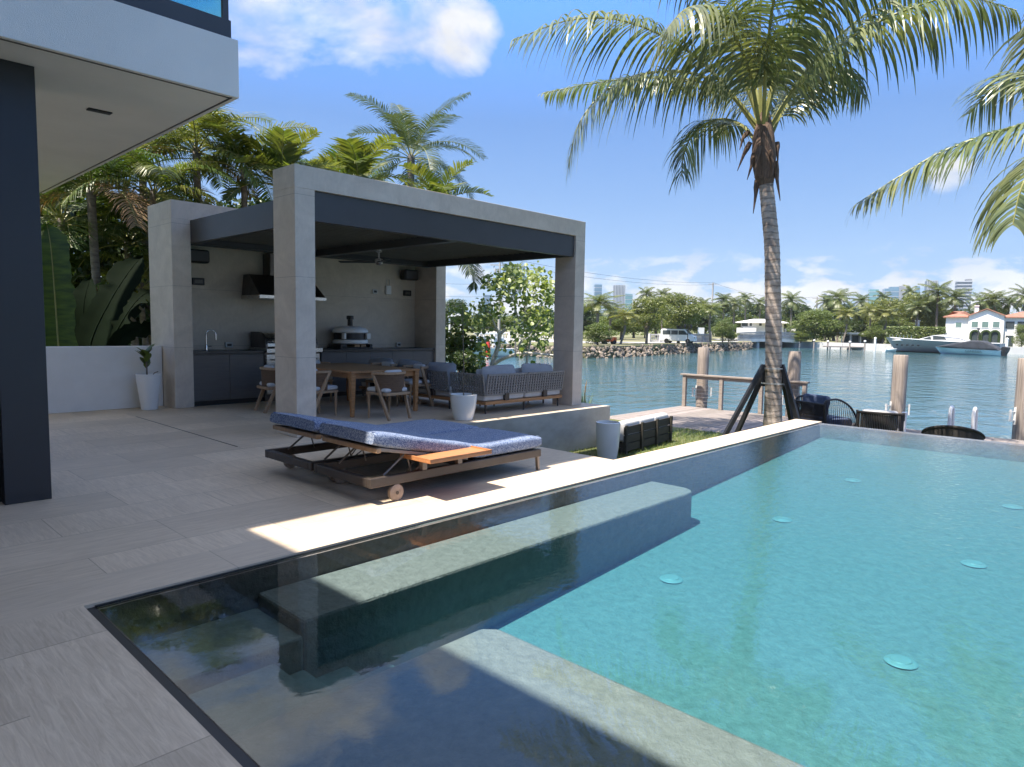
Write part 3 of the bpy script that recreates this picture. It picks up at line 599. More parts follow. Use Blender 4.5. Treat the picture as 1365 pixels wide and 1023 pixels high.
# range hood
rh = thing('range_hood', 'dark sloping range hood with steel rim on the kitchen back wall', 'range hood', (6.67, 12.6, 1.95))
q = MB(); q.add([(5.98, 12.93, 2.02), (7.36, 12.93, 2.02), (7.36, 12.18, 2.02), (5.98, 12.18, 2.02), (6.02, 12.93, 2.42), (7.32, 12.93, 2.42), (7.32, 12.68, 2.42), (6.02, 12.68, 2.42)],
      [(0, 3, 2, 1), (4, 5, 6, 7), (0, 1, 5, 4), (1, 2, 6, 5), (2, 3, 7, 6), (3, 0, 4, 7)]); part(q, 'canopy', m_steeld, rh, bevel=0.004)
q = MB(); q.box(5.97, 12.165, 1.955, 7.37, 12.93, 2.019); part(q, 'rim', m_steel, rh, bevel=0.003)
q = MB(); q.box(6.42, 12.62, 2.421, 6.90, 12.93, 2.839); part(q, 'flue', m_steeld, rh)

# pizza oven on the counter
po = thing('pizza_oven', 'domed pale pizza oven with black chimney standing on the kitchen counter', 'pizza oven', (8.17, 12.55, 0.976))
q = MB(); q.box(-0.40, -0.26, 0.0, 0.40, 0.26, 0.035); q.box(-0.38, -0.24, 0.035, -0.33, 0.24, 0.10); q.box(0.33, -0.24, 0.035, 0.38, 0.24, 0.10); q.build('stand', m_black, po, bevel=0.004)
q = MB(); q.lathe([(0.30, 0.10), (0.37, 0.12), (0.37, 0.19), (0.33, 0.20)], n=40); o = q.build('oven_floor', m_potd, po, smooth=True)
q = MB(); q.lathe([(0.335, 0.20), (0.335, 0.34)], n=40); q.build('firebox', m_black, po, smooth=True)
q = MB(); q.lathe([(0.35, 0.335), (0.38, 0.35), (0.375, 0.39), (0.32, 0.445), (0.20, 0.475), (0.05, 0.485)], n=40); q.build('dome', m_potd, po, smooth=True)
q = MB(); q.box(-0.34, -0.31, 0.21, -0.29, -0.2, 0.335); q.box(0.20, -0.33, 0.21, 0.30, -0.2, 0.335); q.build('arch_pier', m_potd, po, bevel=0.01)
q = MB(); q.lathe([(0.055, 0.48), (0.055, 0.62), (0.075, 0.625), (0.075, 0.70), (0.06, 0.705)], n=24); q.build('chimney', m_black, po, smooth=True)
for x in (-0.03, 0.13):
    q = MB(); q.box(x, -0.22, 0.036, x+0.13, 0.1, 0.098); q.build('firewood', m_teakp, po, bevel=0.015)
q = MB(); q.lathe([(0.034, 0), (0.034, 0.04)], n=16); k = q.build('dial', m_black, po, smooth=True); k.location = (0.33, -0.262, 0.07); k.rotation_euler = (R(90), 0, 0)

# small fittings on the stone wall
def wallbox(name, label, cat_, px, py, sx, sz, dp, m, group=None, detail='plug_cover'):
    d_ = ray(px, py); p_ = EYE + d_*(12.949/d_.y); o = thing(name, label, cat_, (p_.x, 12.949, p_.z), 0, group)
    q = MB(); q.box(-sx/2, -dp, -sz/2, sx/2, 0, sz/2); q.build('housing', m, o, bevel=min(sx, sz)*0.08)
    if detail: q = MB(); q.box(-sx*0.32, -dp-0.006, -sz*0.25, sx*0.32, -dp+0.001, sz*0.25); q.build(detail, m_black if m is not m_black else m_char, o, bevel=0.002)
    return o
wallbox('power_outlet', 'grey power outlet on the wall beside the faucet', 'outlet', 304, 460, 0.14, 0.10, 0.06, m_glassp, 'outlets on the kitchen wall')
wallbox('power_outlet', 'grey power outlet on the wall right of the pizza oven', 'outlet', 486, 459, 0.12, 0.10, 0.06, m_glassp, 'outlets on the kitchen wall')
wallbox('power_outlet', 'grey power outlet on the wall near the right kitchen pier', 'outlet', 530, 459.5, 0.12, 0.10, 0.06, m_glassp, 'outlets on the kitchen wall')
wallbox('wall_switch', 'small grey switch plate on the wall below the fan', 'switch', 499, 389, 0.12, 0.10, 0.04, m_glassp)
w5 = wallbox('wireless_router', 'white wireless box with thin aerials high on the kitchen wall', 'router', 516.5, 387, 0.14, 0.20, 0.06, m_potd, None, None)
q = MB(); q.tube([(-0.04, -0.03, 0.1), (-0.04, -0.03, 0.24)], 0.006, 6); q.build('aerial', m_glassp, w5); q = MB(); q.tube([(0.04, -0.03, 0.1), (0.04, -0.03, 0.24)], 0.006, 6); q.build('aerial', m_glassp, w5)
def speaker(label, px, py, rz):
    d_ = ray(px, py); p_ = EYE + d_*(12.80/d_.y); o = thing('wall_speaker', label, 'speaker', (p_.x, 12.80, p_.z), rz, 'black speakers on the kitchen wall')
    q = MB(); q.box(-0.20, -0.12, -0.12, 0.20, 0.10, 0.12); q.build('cabinet', m_black, o, bevel=0.045, seg=4)
    q = MB(); q.box(-0.17, -0.128, -0.095, 0.17, -0.119, 0.095); q.build('grille', m_anth, o, bevel=0.004)
    q = MB(); q.box(-0.03, 0.09, -0.03, 0.03, 0.16, 0.03); q.build('bracket', m_black, o)
speaker('black wall speaker at the left end of the kitchen wall', 262, 342, R(0)); speaker('black wall speaker at the right end of the kitchen wall', 545.5, 367, R(0))
wallbox('heater_control', 'small black box below the left speaker on the wall', 'control box', 263.5, 375.5, 0.22, 0.13, 0.05, m_black, 'small black boxes on the kitchen wall')
wallbox('heater_control', 'small black box below the right speaker on the wall', 'control box', 542, 391, 0.21, 0.13, 0.05, m_black, 'small black boxes on the kitchen wall')

# ---------------------------------------------------------------- dining table and chairs
tb = thing('dining_table', 'long teak dining table with square legs under the pergola', 'table', (6.77, 10.4, 0))
q = MB()
for i in range(7): q.box(-0.70+i*0.2, -1.10, 0.71, -0.70+(i+1)*0.2-0.005, 1.10, 0.745)
q.build('tabletop', m_teak, tb, bevel=0.004)
q = MB(); q.box(-0.64, -1.04, 0.62, 0.64, -1.01, 0.709); q.box(-0.64, 1.01, 0.62, 0.64, 1.04, 0.709); q.box(-0.64, -1.01, 0.62, -0.61, 1.01, 0.709); q.box(0.61, -1.01, 0.62, 0.64, 1.01, 0.709); q.build('apron', m_teak, tb)
for sx in (-1, 1):
    for sy in (-1, 1):
        q = MB(); q.add([(sx*0.69, sy*1.09, 0.709), (sx*0.60, sy*1.09, 0.709), (sx*0.60, sy*1.0, 0.709), (sx*0.69, sy*1.0, 0.709), (sx*0.67, sy*1.07, 0), (sx*0.615, sy*1.07, 0), (sx*0.615, sy*1.015, 0), (sx*0.67, sy*1.015, 0)],
                        [(0, 1, 2, 3), (7, 6, 5, 4), (0, 4, 5, 1), (1, 5, 6, 2), (2, 6, 7, 3), (3, 7, 4, 0)]); q.build('leg', m_teak, tb, bevel=0.006)

def make_chair(label, loc, rz):                              # faces +Y at rz = 0
    c = thing('dining_chair', label, 'chair', loc, rz, 'teak dining chairs round the table')
    A = [R(a) for a in range(-172, -7, 12)] ; A = [R(180+a) for a in range(-4, 189, 12)]
    ring = lambda r, z, sx=1.0: [(r*math.cos(a)*sx, 0.02+r*math.sin(a)*0.92, z) for a in A]
    q = MB(); o_, i_ = ring(0.305, 0.715), ring(0.255, 0.715); n = len(A); vs = o_ + i_ + [(x, y, 0.755) for x, y, _ in o_] + [(x, y, 0.755) for x, y, _ in i_]
    fs = []
    for k in range(n-1): fs += [(k, k+1, 2*n+k+1, 2*n+k), (n+k+1, n+k, 3*n+k, 3*n+k+1), (2*n+k, 2*n+k+1, 3*n+k+1, 3*n+k), (k+1, k, n+k, n+k+1)]
    fs += [(0, 2*n, 3*n, n), (n-1, 2*n-1, 4*n-1, 3*n-1)]; q.add(vs, fs); q.build('top_rail', m_teakp, c, bevel=0.005)
    q = MB(); a1, a2 = ring(0.272, 0.712)[1:-1], ring(0.262, 0.44)[1:-1]; b1, b2 = ring(0.284, 0.712)[1:-1], ring(0.274, 0.44)[1:-1]; n = len(a1); vs = a1+a2+b1+b2; fs = []
    for k in range(n-1): fs += [(k, k+1, n+k+1, n+k), (2*n+k+1, 2*n+k, 3*n+k, 3*n+k+1), (n+k, n+k+1, 3*n+k+1, 3*n+k)]
    q.add(vs, fs); q.build('back_panel', m_rope, c, smooth=True)
    q = MB(); q.box(-0.245, -0.25, 0.385, 0.245, 0.25, 0.43); q.build('seat_frame', m_teakp, c, bevel=0.012)
    q = MB(); q.box(-0.235, -0.21, 0.431, 0.235, 0.255, 0.50); q.build('seat_cushion', m_seatc, c, bevel=0.03, seg=3, smooth=True)
    q = MB(); q.obox((0, -0.135, 0.66), 0.34, 0.08, 0.25, Matrix.Rotation(R(-8), 3, 'X')); q.build('back_cushion', m_seatc, c, bevel=0.045, seg=4, smooth=True)
    for s in (-1, 1):
        q = MB(); q.bar((s*0.29, 0.03, 0.735), (s*0.215, -0.285, 0.0), 0.055, 0.032, (1, 0, 0)); q.build('leg', m_teakp, c, bevel=0.005)
        q = MB(); q.tube([(s*0.215, 0.215, 0.385), (s*0.205, 0.225, 0.0)], [0.024, 0.017], 10); q.build('leg', m_teakp, c, smooth=True)
    return c
ch = make_chair('teak dining chair at the near end of the table, curved back turned to the pool', (6.52, 8.93, 0), R(4))
again(ch, 'teak dining chair at the left of the table beside the near column', (5.78, 9.86, 0), R(-82))
again(ch, 'teak dining chair left of the near column in front of the grill', (5.60, 10.85, 0), R(-96))
again(ch, 'teak dining chair across the table, nearer the pool', (7.82, 9.92, 0), R(86))
again(ch, 'teak dining chair across the table, nearer the kitchen wall', (7.80, 10.85, 0), R(94))
again(ch, 'teak dining chair at the far end of the table by the counter', (6.85, 11.72, 0), R(178))

# ---------------------------------------------------------------- corner sofas
def pillow(name, par, c, sx, sy, sz, rot=None, m=None):
    q = MB(); nx, nz = 9, 7; vs = []; fs = []
    for side in (-1, 1):
        for i in range(nx):
            for j in range(nz):
                u, v = -1+2*i/(nx-1), -1+2*j/(nz-1); th = (max(0, 1-u**4)*max(0, 1-v**4))**0.5
                pinch = 1-0.07*(u*u*v*v); vs.append((u*sx/2*pinch, side*(sy/2*th+0.012), v*sz/2*pinch))
    for s_ in (0, 1):
        for i in range(nx-1):
            for j in range(nz-1): fs.append(tuple(s_*nx*nz+k for k in (i*nz+j, (i+1)*nz+j, (i+1)*nz+j+1, i*nz+j+1)))
    rim = [i*nz for i in range(nx)] + [(nx-1)*nz+j for j in range(1, nz)] + [i*nz+nz-1 for i in range(nx-2, -1, -1)] + [j for j in range(nz-2, 0, -1)]
    for a, b_ in zip(rim, rim[1:]+rim[:1]): fs.append((a, b_, nx*nz+b_, nx*nz+a))
    q.add(vs, fs); o = q.build(name, m or m_pillow, par, smooth=True, sub=1); o.location = c; o.rotation_euler = rot or (0, 0, 0); return o
def woven_panel(q, p0, p1, z0, z1, lean, open_=True):       # rope lattice between two points, leaning back by `lean` at the top (vector)
    p0, p1 = Vector(p0), Vector(p1); L_ = (p1-p0).length; u = (p1-p0).normalized(); ln = Vector(lean); nrm_ = u.cross(Vector((0, 0, 1)))
    P = lambda s, t: p0 + u*s + ln*t + Vector((0, 0, z0+(z1-z0)*t))
    nv = max(6, int(L_/0.062)); nh = 7
    for k in range(nv+1):
        s = L_*k/nv; q.bar(P(s, 0), P(s, 1), 0.024, 0.03, nrm_)
    for k in range(nh+1):
        t = k/nh; q.bar(P(0, t)-nrm_*0.008, P(L_, t)-nrm_*0.008, 0.034 if k in (0, nh) else 0.022, 0.034 if k in (0, nh) else 0.02, (0, 0, 1))
def sofa(name, label, loc, rz, L_, nback, end=False):         # back along local X at y = 0, seats towards +Y
    s = thing(name, label, 'sofa', loc, rz, 'woven grey outdoor sofas under the pergola')
    q = MB(); q.box(0, 0.02, 0.16, L_, 0.90, 0.215); q.build('wooden_base', m_teak, s, bevel=0.006)
    for x in (0.06, L_/2, L_-0.06):
        for y in (0.08, 0.84):
            q = MB(); q.tube([(x, y, 0.16), (x, y, 0.0)], [0.022, 0.013], 8); q.build('leg', m_frame, s, smooth=True)
    w_ = L_/nback
    for k in range(nback):
        q = MB(); q.box(k*w_+0.01, 0.06, 0.216, (k+1)*w_-0.01, 0.88, 0.37); q.build('seat_cushion', m_seatc, s, bevel=0.035, seg=3, smooth=True)
        q = MB(); woven_panel(q, (k*w_+0.02, 0.03, 0), ((k+1)*w_-0.02, 0.03, 0), 0.33, 0.67, (0, -0.05, 0)); q.build('woven_back', m_weave, s)
        q = MB(); q.box((k+0.5)*w_-0.05, 0.0, 0.216, (k+0.5)*w_+0.05, 0.05, 0.34); q.build('back_bracket', m_frame, s)
        pillow('back_pillow', s, ((k+0.5)*w_, 0.20, 0.60), w_*0.86, 0.20, 0.46, (R(-12), R((-2, 3, -1, 2)[k % 4]), R((1, -2, 3, 0)[k % 4])))
        pillow('throw_pillow', s, ((k+0.28)*w_, 0.33, 0.56), 0.45, 0.14, 0.40, (R(-18), R((4, -3, 6)[k % 3]), R((9, -7, 4)[k % 3])))
    return s
sf = sofa('outdoor_sofa', 'woven grey sofa whose back runs along the pool side of the pergola', (8.02, 8.20, 0), 0, 2.05, 2)
s2 = sofa('outdoor_sofa', 'woven grey sofa with its back turned to the dining table', (8.0, 12.0, 0), R(-90), 2.85, 3)
q = MB(); woven_panel(q, (0.0, 0.86, 0), (0.0, 0.04, 0), 0.33, 0.67, (-0.05, 0, 0)); q.build('woven_arm', m_weave, sf)
st = thing('side_table', 'small teak side table half hidden by the right pergola column', 'side table', (10.10, 8.95, 0))
q = MB(); q.box(-0.02, -0.25, 0.39, 0.55, 0.35, 0.43); q.build('tabletop', m_teak, st, bevel=0.006)
for x in (0.03, 0.50):
    for y in (-0.2, 0.3):
        q = MB(); q.tube([(x, y, 0.39), (x, y, 0)], 0.018, 8); q.build('leg', m_frame, st)

# ---------------------------------------------------------------- double sun lounger beside the pool
def lounger(label, loc, tray):
    g = thing('sun_lounger', label, 'sun lounger', loc, 0, 'blue sun loungers beside the pool')
    Wd, L0, L1 = 0.895, 0.0, 2.14                               # head at x = 0, foot at x = L1
    z0, z1 = 0.145, 0.225
    q = MB(); q.box(L0, 0, z0, L1, 0.055, z1); q.build('side_rail', m_frame, g, bevel=0.006)
    q = MB(); q.box(L0, Wd-0.055, z0, L1, Wd, z1); q.build('side_rail', m_frame, g, bevel=0.006)
    for xa, xb in ((L0, L0+0.06), (L1-0.06, L1), (1.15, 1.2)):
        q = MB(); q.box(xa, 0.0555, z0+0.003, xb, Wd-0.0555, z1-0.003); q.build('cross_bar', m_frame, g, bevel=0.004)
    q = MB()
    for i in range(9): q.box(1.22+i*0.10, 0.06, z1-0.02, 1.28+i*0.10, Wd-0.06, z1+0.004)
    q.build('seat_slats', m_frame, g)
    hx, hz, tx, tz = 1.12, 0.255, 0.10, 0.46                   # hinge and head of the raised backrest
    for y in (0.03, Wd-0.07):
        q = MB(); q.bar((hx, y+0.02, hz), (tx, y+0.02, tz), 0.04, 0.03); q.build('backrest_rail', m_framel, g, bevel=0.004)
    q = MB(); q.bar((tx, 0.02, tz-0.01), (tx, Wd-0.02, tz-0.01), 0.05, 0.045); q.build('head_rail', m_teakp, g, bevel=0.008)
    q = MB()
    for i in range(8):
        t = 0.08+i*0.12; q.bar((hx+(tx-hx)*t, 0.07, hz+(tz-hz)*t), (hx+(tx-hx)*t, Wd-0.07, hz+(tz-hz)*t), 0.05, 0.012)
    q.build('backrest_slats', m_frame, g)
    for y in (0.10, Wd-0.10):
        q = MB(); q.tube([(0.44, y, 0.385), (0.20, y, 0.215)], 0.010, 8); q.tube([(0.44, y, 0.385), (0.50, y, 0.20)], 0.007, 8); q.build('strut', m_framel, g, smooth=True)
    q = MB(); q.tube([(0.75, 0.12, 0.31), (0.50, 0.14, 0.16), (0.42, 0.3, 0.10), (0.62, 0.35, 0.12), (0.78, 0.4, 0.24)], 0.006, 6); q.build('cable', m_framel, g, smooth=True)
    for y in (0.03, Wd-0.03):
        q = MB(); q.bar((L1-0.03, y, z0), (L1-0.015, y, 0), 0.035, 0.03); q.build('leg', m_framel, g, bevel=0.003)
        w = MB(); w.lathe([(0.02, -0.022), (0.058, -0.022), (0.072, -0.016), (0.072, 0.016), (0.058, 0.022), (0.02, 0.022)], n=28); wh = w.build('wheel', m_wheel, g, smooth=True)
        wh.location = (0.27, y-0.012 if y < 0.1 else y+0.012, 0.072); wh.rotation_euler = (R(90), 0, 0)
        w = MB(); w.lathe([(0.012, -0.027), (0.016, 0.027)], n=12); hb = w.build('hub', m_frame, wh, smooth=True)
    # mattress as one bent cushion
    def cushion(path, th, name):
        q = MB(); n = len(path); vs = []; fs = []; up = []; r = 0.032
        cs = []                                               # rounded rectangle across the pad: (across, fraction up)
        for cx_, cz_, a0 in ((Wd-0.008-r, th-r, 0), (0.008+r, th-r, 90), (0.008+r, r, 180), (Wd-0.008-r, r, 270)):
            for k in range(4): a = R(a0+k*30); cs.append((cx_+r*math.cos(a), cz_+r*math.sin(a)))
        top = [(Wd*f, th+0.012*math.sin(math.pi*f)) for f in (0.8, 0.6, 0.4, 0.2)]; cs = cs[:4]+top+cs[4:]; m = len(cs)
        for i in range(n):
            a, b_ = path[max(0, i-1)], path[min(n-1, i+1)]; dx, dz = b_[0]-a[0], b_[1]-a[1]; l = math.hypot(dx, dz); up.append((-dz/l, dx/l))
        for i, (x, z) in enumerate(path):
            e = min(i, n-1-i); inset = (0.028, 0.006, 0.0)[min(e, 2)]; crown = 0.010*math.sin(math.pi*min(1, max(0, (x-path[0][0])/(path[-1][0]-path[0][0])))*5)
            for yy, h_ in cs:
                k = (h_/th-0.5)*2; hh = th/2*(1+k*(1-inset*8)) + (crown*0.5 if h_ >= th-0.001 else 0)
                y2 = Wd/2+(yy-Wd/2)*(1-inset*1.2); vs.append((x+up[i][0]*hh, y2, z+up[i][1]*hh))
        for i in range(n-1):
            for j in range(m): fs.append((i*m+j, i*m+(j+1) % m, (i+1)*m+(j+1) % m, (i+1)*m+j))
        fs += [tuple(range(m)), tuple(range((n-1)*m, n*m))[::-1]]
        q.add(vs, fs); o = q.build(name, m_blue, g, smooth=True)
        for ky in (0.05, 0.95):                               # piping along the upper edges
            w = MB(); w.tube([(x+up[i][0]*(th-0.006), Wd*ky+(0.5-ky)*0.062, z+up[i][1]*(th-0.006)) for i, (x, z) in enumerate(path)], 0.0055, 6); w.build('piping', m_blue, o, smooth=True)
        return o
    pth = [(tx-0.06+(hx-tx+0.02)*t/14, tz+0.035+(hz+0.012-tz-0.02)*t/14) for t in range(14)] + [(1.15, 0.262), (1.24, 0.243)] + [(1.24+0.93*t/12, 0.238) for t in range(1, 13)]
    cushion(pth, 0.118, 'mattress')
    if tray:
        t_ = MB(); t_.box(0.42, -0.26, 0.335, 1.15, 0.16, 0.362); tr = t_.build('tray', m_teakx, g, bevel=0.004)
        t_ = MB(); t_.box(0.42, -0.26, 0.3625, 1.15, -0.245, 0.374); t_.box(0.42, 0.145, 0.3625, 1.15, 0.16, 0.374); t_.box(0.42, -0.245, 0.3625, 0.435, 0.145, 0.374); t_.box(1.135, -0.245, 0.3625, 1.15, 0.145, 0.374); t_.build('tray_lip', m_teakx, tr)
        t_ = MB(); t_.box(0.55, 0.0, 0.226, 0.60, 0.05, 0.334); t_.box(0.97, 0.0, 0.226, 1.02, 0.05, 0.334); t_.build('tray_bracket', m_framel, tr)
    return g
lounger('blue sun lounger nearest the pool with a teak side tray', (3.20, 4.625, 0), True)
lounger('blue sun lounger behind, on the pergola side, without a tray', (3.20, 5.565, 0), False)

# ---------------------------------------------------------------- pots
def pot(name, label, loc, prof, m):
    p = thing(name, label, 'pot', loc); q = MB(); q.lathe(prof, n=40, cap=False)
    r0, z0 = prof[0]; q.lathe([(0.001, z0), (r0, z0)], n=40, cap=False); q.build('pot', m, p, smooth=True)
    return p
def leaf_card(q, c, d, n_, L_, w_, curl=0.15):               # one leaf folded on its midrib
    d = Vector(d).normalized(); n_ = Vector(n_); s = d.cross(n_); s = s.normalized() if s.length > 1e-4 else d.orthogonal().normalized(); n_ = s.cross(d)
    c = Vector(c); prof = ((0, 0.12), (0.25, 0.8), (0.55, 1.0), (0.82, 0.6), (1.0, 0.02)); vs = []
    for t, w in prof:
        m_ = c + d*(L_*t) - n_*(curl*L_*t*t); vs += [m_ - s*(w_*w/2) + n_*(w_*w*0.12), m_, m_ + s*(w_*w/2) + n_*(w_*w*0.12)]
    fs = []
    for i in range(len(prof)-1): fs += [(3*i, 3*i+3, 3*i+4, 3*i+1), (3*i+1, 3*i+4, 3*i+5, 3*i+2)]
    q.add(vs, fs)
rp = random.Random(11)
p1 = pot('planter_pot', 'tall white pot with a small fiddle leaf plant by the garden wall', (4.07, 12.33, 0), [(0.115, 0.0), (0.125, 0.005), (0.19, 0.50), (0.195, 0.60), (0.185, 0.605), (0.175, 0.55)], m_potd)
q = MB(); q.lathe([(0.001, 0.54), (0.176, 0.54)], n=24, cap=False); q.build('soil', m_soil, p1)
pl1 = thing('potted_plant', 'small plant with broad dark leaves in the white pot by the wall', 'plant', (4.04, 12.32, 0.54))
q = MB(); q.tube([(0, 0, 0), (0.0, 0, 0.2), (-0.02, 0, 0.42)], [0.014, 0.012, 0.006], 6); q.tube([(0.06, 0, 0), (0.12, 0, 0.08), (0.18, 0, 0.10)], 0.007, 5); q.build('stem', m_bark, pl1)
q = MB()
for k in range(13): a = rp.uniform(0, 6.28); z = rp.uniform(0.16, 0.42); leaf_card(q, (-0.01, 0, z), (math.cos(a)*0.6, math.sin(a)*0.6, 0.8), (0, 0, 1), rp.uniform(0.16, 0.24), rp.uniform(0.11, 0.16))
q.build('leaves', m_leafm, pl1)
p2 = pot('planter_pot', 'round white pot holding a slender tree on the terrace edge by the sofa', (7.33, 8.02, 0), [(0.135, 0.0), (0.15, 0.004), (0.195, 0.18), (0.215, 0.34), (0.218, 0.41), (0.205, 0.412), (0.195, 0.35)], m_potw)
q = MB(); q.lathe([(0.001, 0.36), (0.197, 0.36)], n=24, cap=False); q.build('soil', m_soil, p2)
sp_ = thing('slender_tree', 'slender young tree with sparse leaves in the round white pot', 'tree', (7.33, 8.02, 0.36))
q = MB(); q.tube([(0, 0, 0), (0.01, 0.01, 0.4), (-0.02, 0.0, 0.9), (-0.03, 0.01, 1.45)], [0.012, 0.011, 0.009, 0.005], 6); q.tube([(0.15, -0.05, 0), (0.15, -0.05, 0.1)], 0.008, 5); q.build('trunk', m_bark, sp_)
q = MB()
for k in range(52): a = rp.uniform(0, 6.28); z = rp.uniform(0.55, 1.48); leaf_card(q, (-0.025+rp.uniform(-.1, .1), rp.uniform(-.1, .1), z), (math.cos(a), math.sin(a), rp.uniform(-0.3, 0.5)), (0, 0, 1), rp.uniform(0.06, 0.11), rp.uniform(0.04, 0.06))
q.build('leaves', m_grape, sp_)
p3 = pot('planter_pot', 'tall empty white pot on the lawn between terrace wall and bench', (9.42, 6.67, ZL), [(0.14, 0.0), (0.155, 0.005), (0.19, 0.25), (0.205, 0.50), (0.208, 0.665), (0.19, 0.67), (0.18, 0.60)], m_potw)
q = MB(); q.lathe([(0.001, 0.56), (0.182, 0.56)], n=24, cap=False); q.build('soil', m_soil, p3)
# ---------------------------------------------------------------- bench on the lawn
bn = thing('lawn_bench', 'dark slatted outdoor bench with white cushions on the lawn beside the tall pot', 'bench', (10.08, 6.745, ZL), R(5.5))
q = MB()
for z0, z1 in ((0.05, 0.19), (0.205, 0.345), (0.36, 0.50)): q.box(0, 0.03, z0, 1.9, 0.05, z1)
q.build('back_boards', m_slatw, bn, bevel=0.003)
for x in (0.03, 0.64, 1.26, 1.87):
    q = MB(); q.box(x-0.03, -0.012, 0, x+0.03, 0.029, 0.53); q.build('post', m_slatw, bn, bevel=0.004)
for x in (0.0, 1.84):
    for y in (0.06, 0.44): q = MB(); q.box(x, y, 0, x+0.06, y+0.06, 0.12); q.build('leg', m_slatw, bn)
q = MB(); q.box(0.041, 0.06, 0.12, 1.859, 0.52, 0.20); q.build('seat', m_slatw, bn)
for k in range(3):
    q = MB(); q.box(0.05+k*0.605, 0.055, 0.21, 0.645+k*0.605, 0.24, 0.585); q.build('back_cushion', m_seatc, bn, bevel=0.05, seg=4, smooth=True)
    q = MB(); q.box(0.05+k*0.605, 0.245, 0.205, 0.645+k*0.605, 0.53, 0.34); q.build('seat_cushion', m_seatc, bn, bevel=0.04, seg=3, smooth=True)

# ---------------------------------------------------------------- dock, rail, piles
DX0, DX1, DY1 = 13.9, 18.0, 10.1
q = MB(); rd = random.Random(5); y = DY1
while y > -12: q.box(DX0+rd.uniform(-0.01, 0.01), y-0.135, ZL-0.05, DX1+rd.uniform(-0.015, 0.015), y, ZL+rd.uniform(0.0, 0.004)); y -= 0.142
dk = thing('wooden_dock', 'grey weathered plank dock along the water beyond the pool', 'dock', (16, 3, ZL)); part(q, 'planks', m_dockw, dk)
q = MB(); q.box(DX1-0.04, -12, ZL-0.32, DX1+0.02, DY1, ZL-0.055); q.box(DX0, DY1-0.05, ZL-0.32, DX1-0.041, DY1+0.005, ZL-0.055); q.box(DX0+0.002, -12, ZL-0.5, DX0+0.05, DY1-0.06, ZL-0.055); part(q, 'fascia_board', m_dockw, dk)
q = MB()
for yy in range(-11, 11, 3): q.tube([(DX1-0.5, yy, ZL-0.06), (DX1-0.5, yy, -3.0)], 0.14, 10)
part(q, 'support_post', m_pile, dk)
def rail(x):
    r = thing('dock_railing', 'weathered wooden railing with steel cables at the far edge of the dock', 'railing', (DX1-0.08, 9.0, ZL))
    ys = [DY1-0.1, DY1-1.25, DY1-2.4, DY1-3.55]
    for yy in ys:
        q = MB(); q.box(x-0.05, yy-0.05, ZL, x+0.05, yy+0.05, ZL+0.92); part(q, 'post', m_railw, r, bevel=0.004)
    q = MB(); q.box(x-0.08, ys[-1]-0.1, ZL+0.921, x+0.08, ys[0]+0.12, ZL+0.965); q.box(x-0.025, ys[-1], ZL+0.83, x+0.025, ys[0], ZL+0.92); part(q, 'top_rail', m_railw, r, bevel=0.004)
    for k in range(7):
        q = MB(); z = ZL+0.10+k*0.105; q.tube([(x, ys[0], z), (x, ys[-1], z)], 0.0045, 5); part(q, 'cable', m_cable, r)
rail(DX1-0.08)
def piling(label, px, top, dist):
    t = far(px, top, dist); p = thing('dock_piling', label, 'piling', (t.x, t.y, ZW), 0, 'timber pilings along the dock')
    h = t.z-ZW; q = MB(); r = 0.16
    n = 22; vs = []; lv = (-1.2, 0.0, 0.8, 1.6, h-0.35, h-0.02, h)
    for zi, z in enumerate(lv):
        for j in range(n): a = 2*math.pi*j/n; rr = r*(1.05-0.05*z/h)*(1+0.025*math.sin(5*a+px)+0.012*math.sin(11*a)) * (0.93 if zi == 6 else 1); vs.append((rr*math.cos(a), rr*math.sin(a), z))
    fs = [(i*n+j, i*n+(j+1) % n, (i+1)*n+(j+1) % n, (i+1)*n+j) for i in range(len(lv)-1) for j in range(n)] + [tuple(range((len(lv)-1)*n, len(lv)*n))]
    q.add(vs, fs); q.build('post', m_pile, p, smooth=True)
    for s in (-1, 1):                                          # white roller brackets either side
        q = MB(); u = Vector((_rt.x, _rt.y, 0))*s; zc = ZL+0.42-ZW; c0 = u*0.17
        q.bar(c0+Vector((0, 0, zc-0.20)), c0+Vector((0, 0, zc+0.20)), 0.04, 0.02); q.bar(c0+Vector((0, 0, zc+0.10)), c0+u*0.13+Vector((0, 0, zc+0.10)), 0.03, 0.02); q.bar(c0+Vector((0, 0, zc-0.10)), c0+u*0.13+Vector((0, 0, zc-0.10)), 0.03, 0.02)
        q.tube([c0+u*0.10+Vector((0, 0, zc-0.12)), c0+u*0.10+Vector((0, 0, zc+0.14))], 0.028, 8); q.build('mooring_bracket', m_potw, p)
piling('tall timber piling behind the dock railing', 938, 463.5, 20.7)
piling('timber piling directly right of the braced palm trunk', 1060, 468.5, 19.4)
piling('timber piling standing clear behind the wicker lounge chairs', 1201, 473.5, 18.6)
piling('timber piling cut by the right edge of the photo', 1369, 478, 19.2)

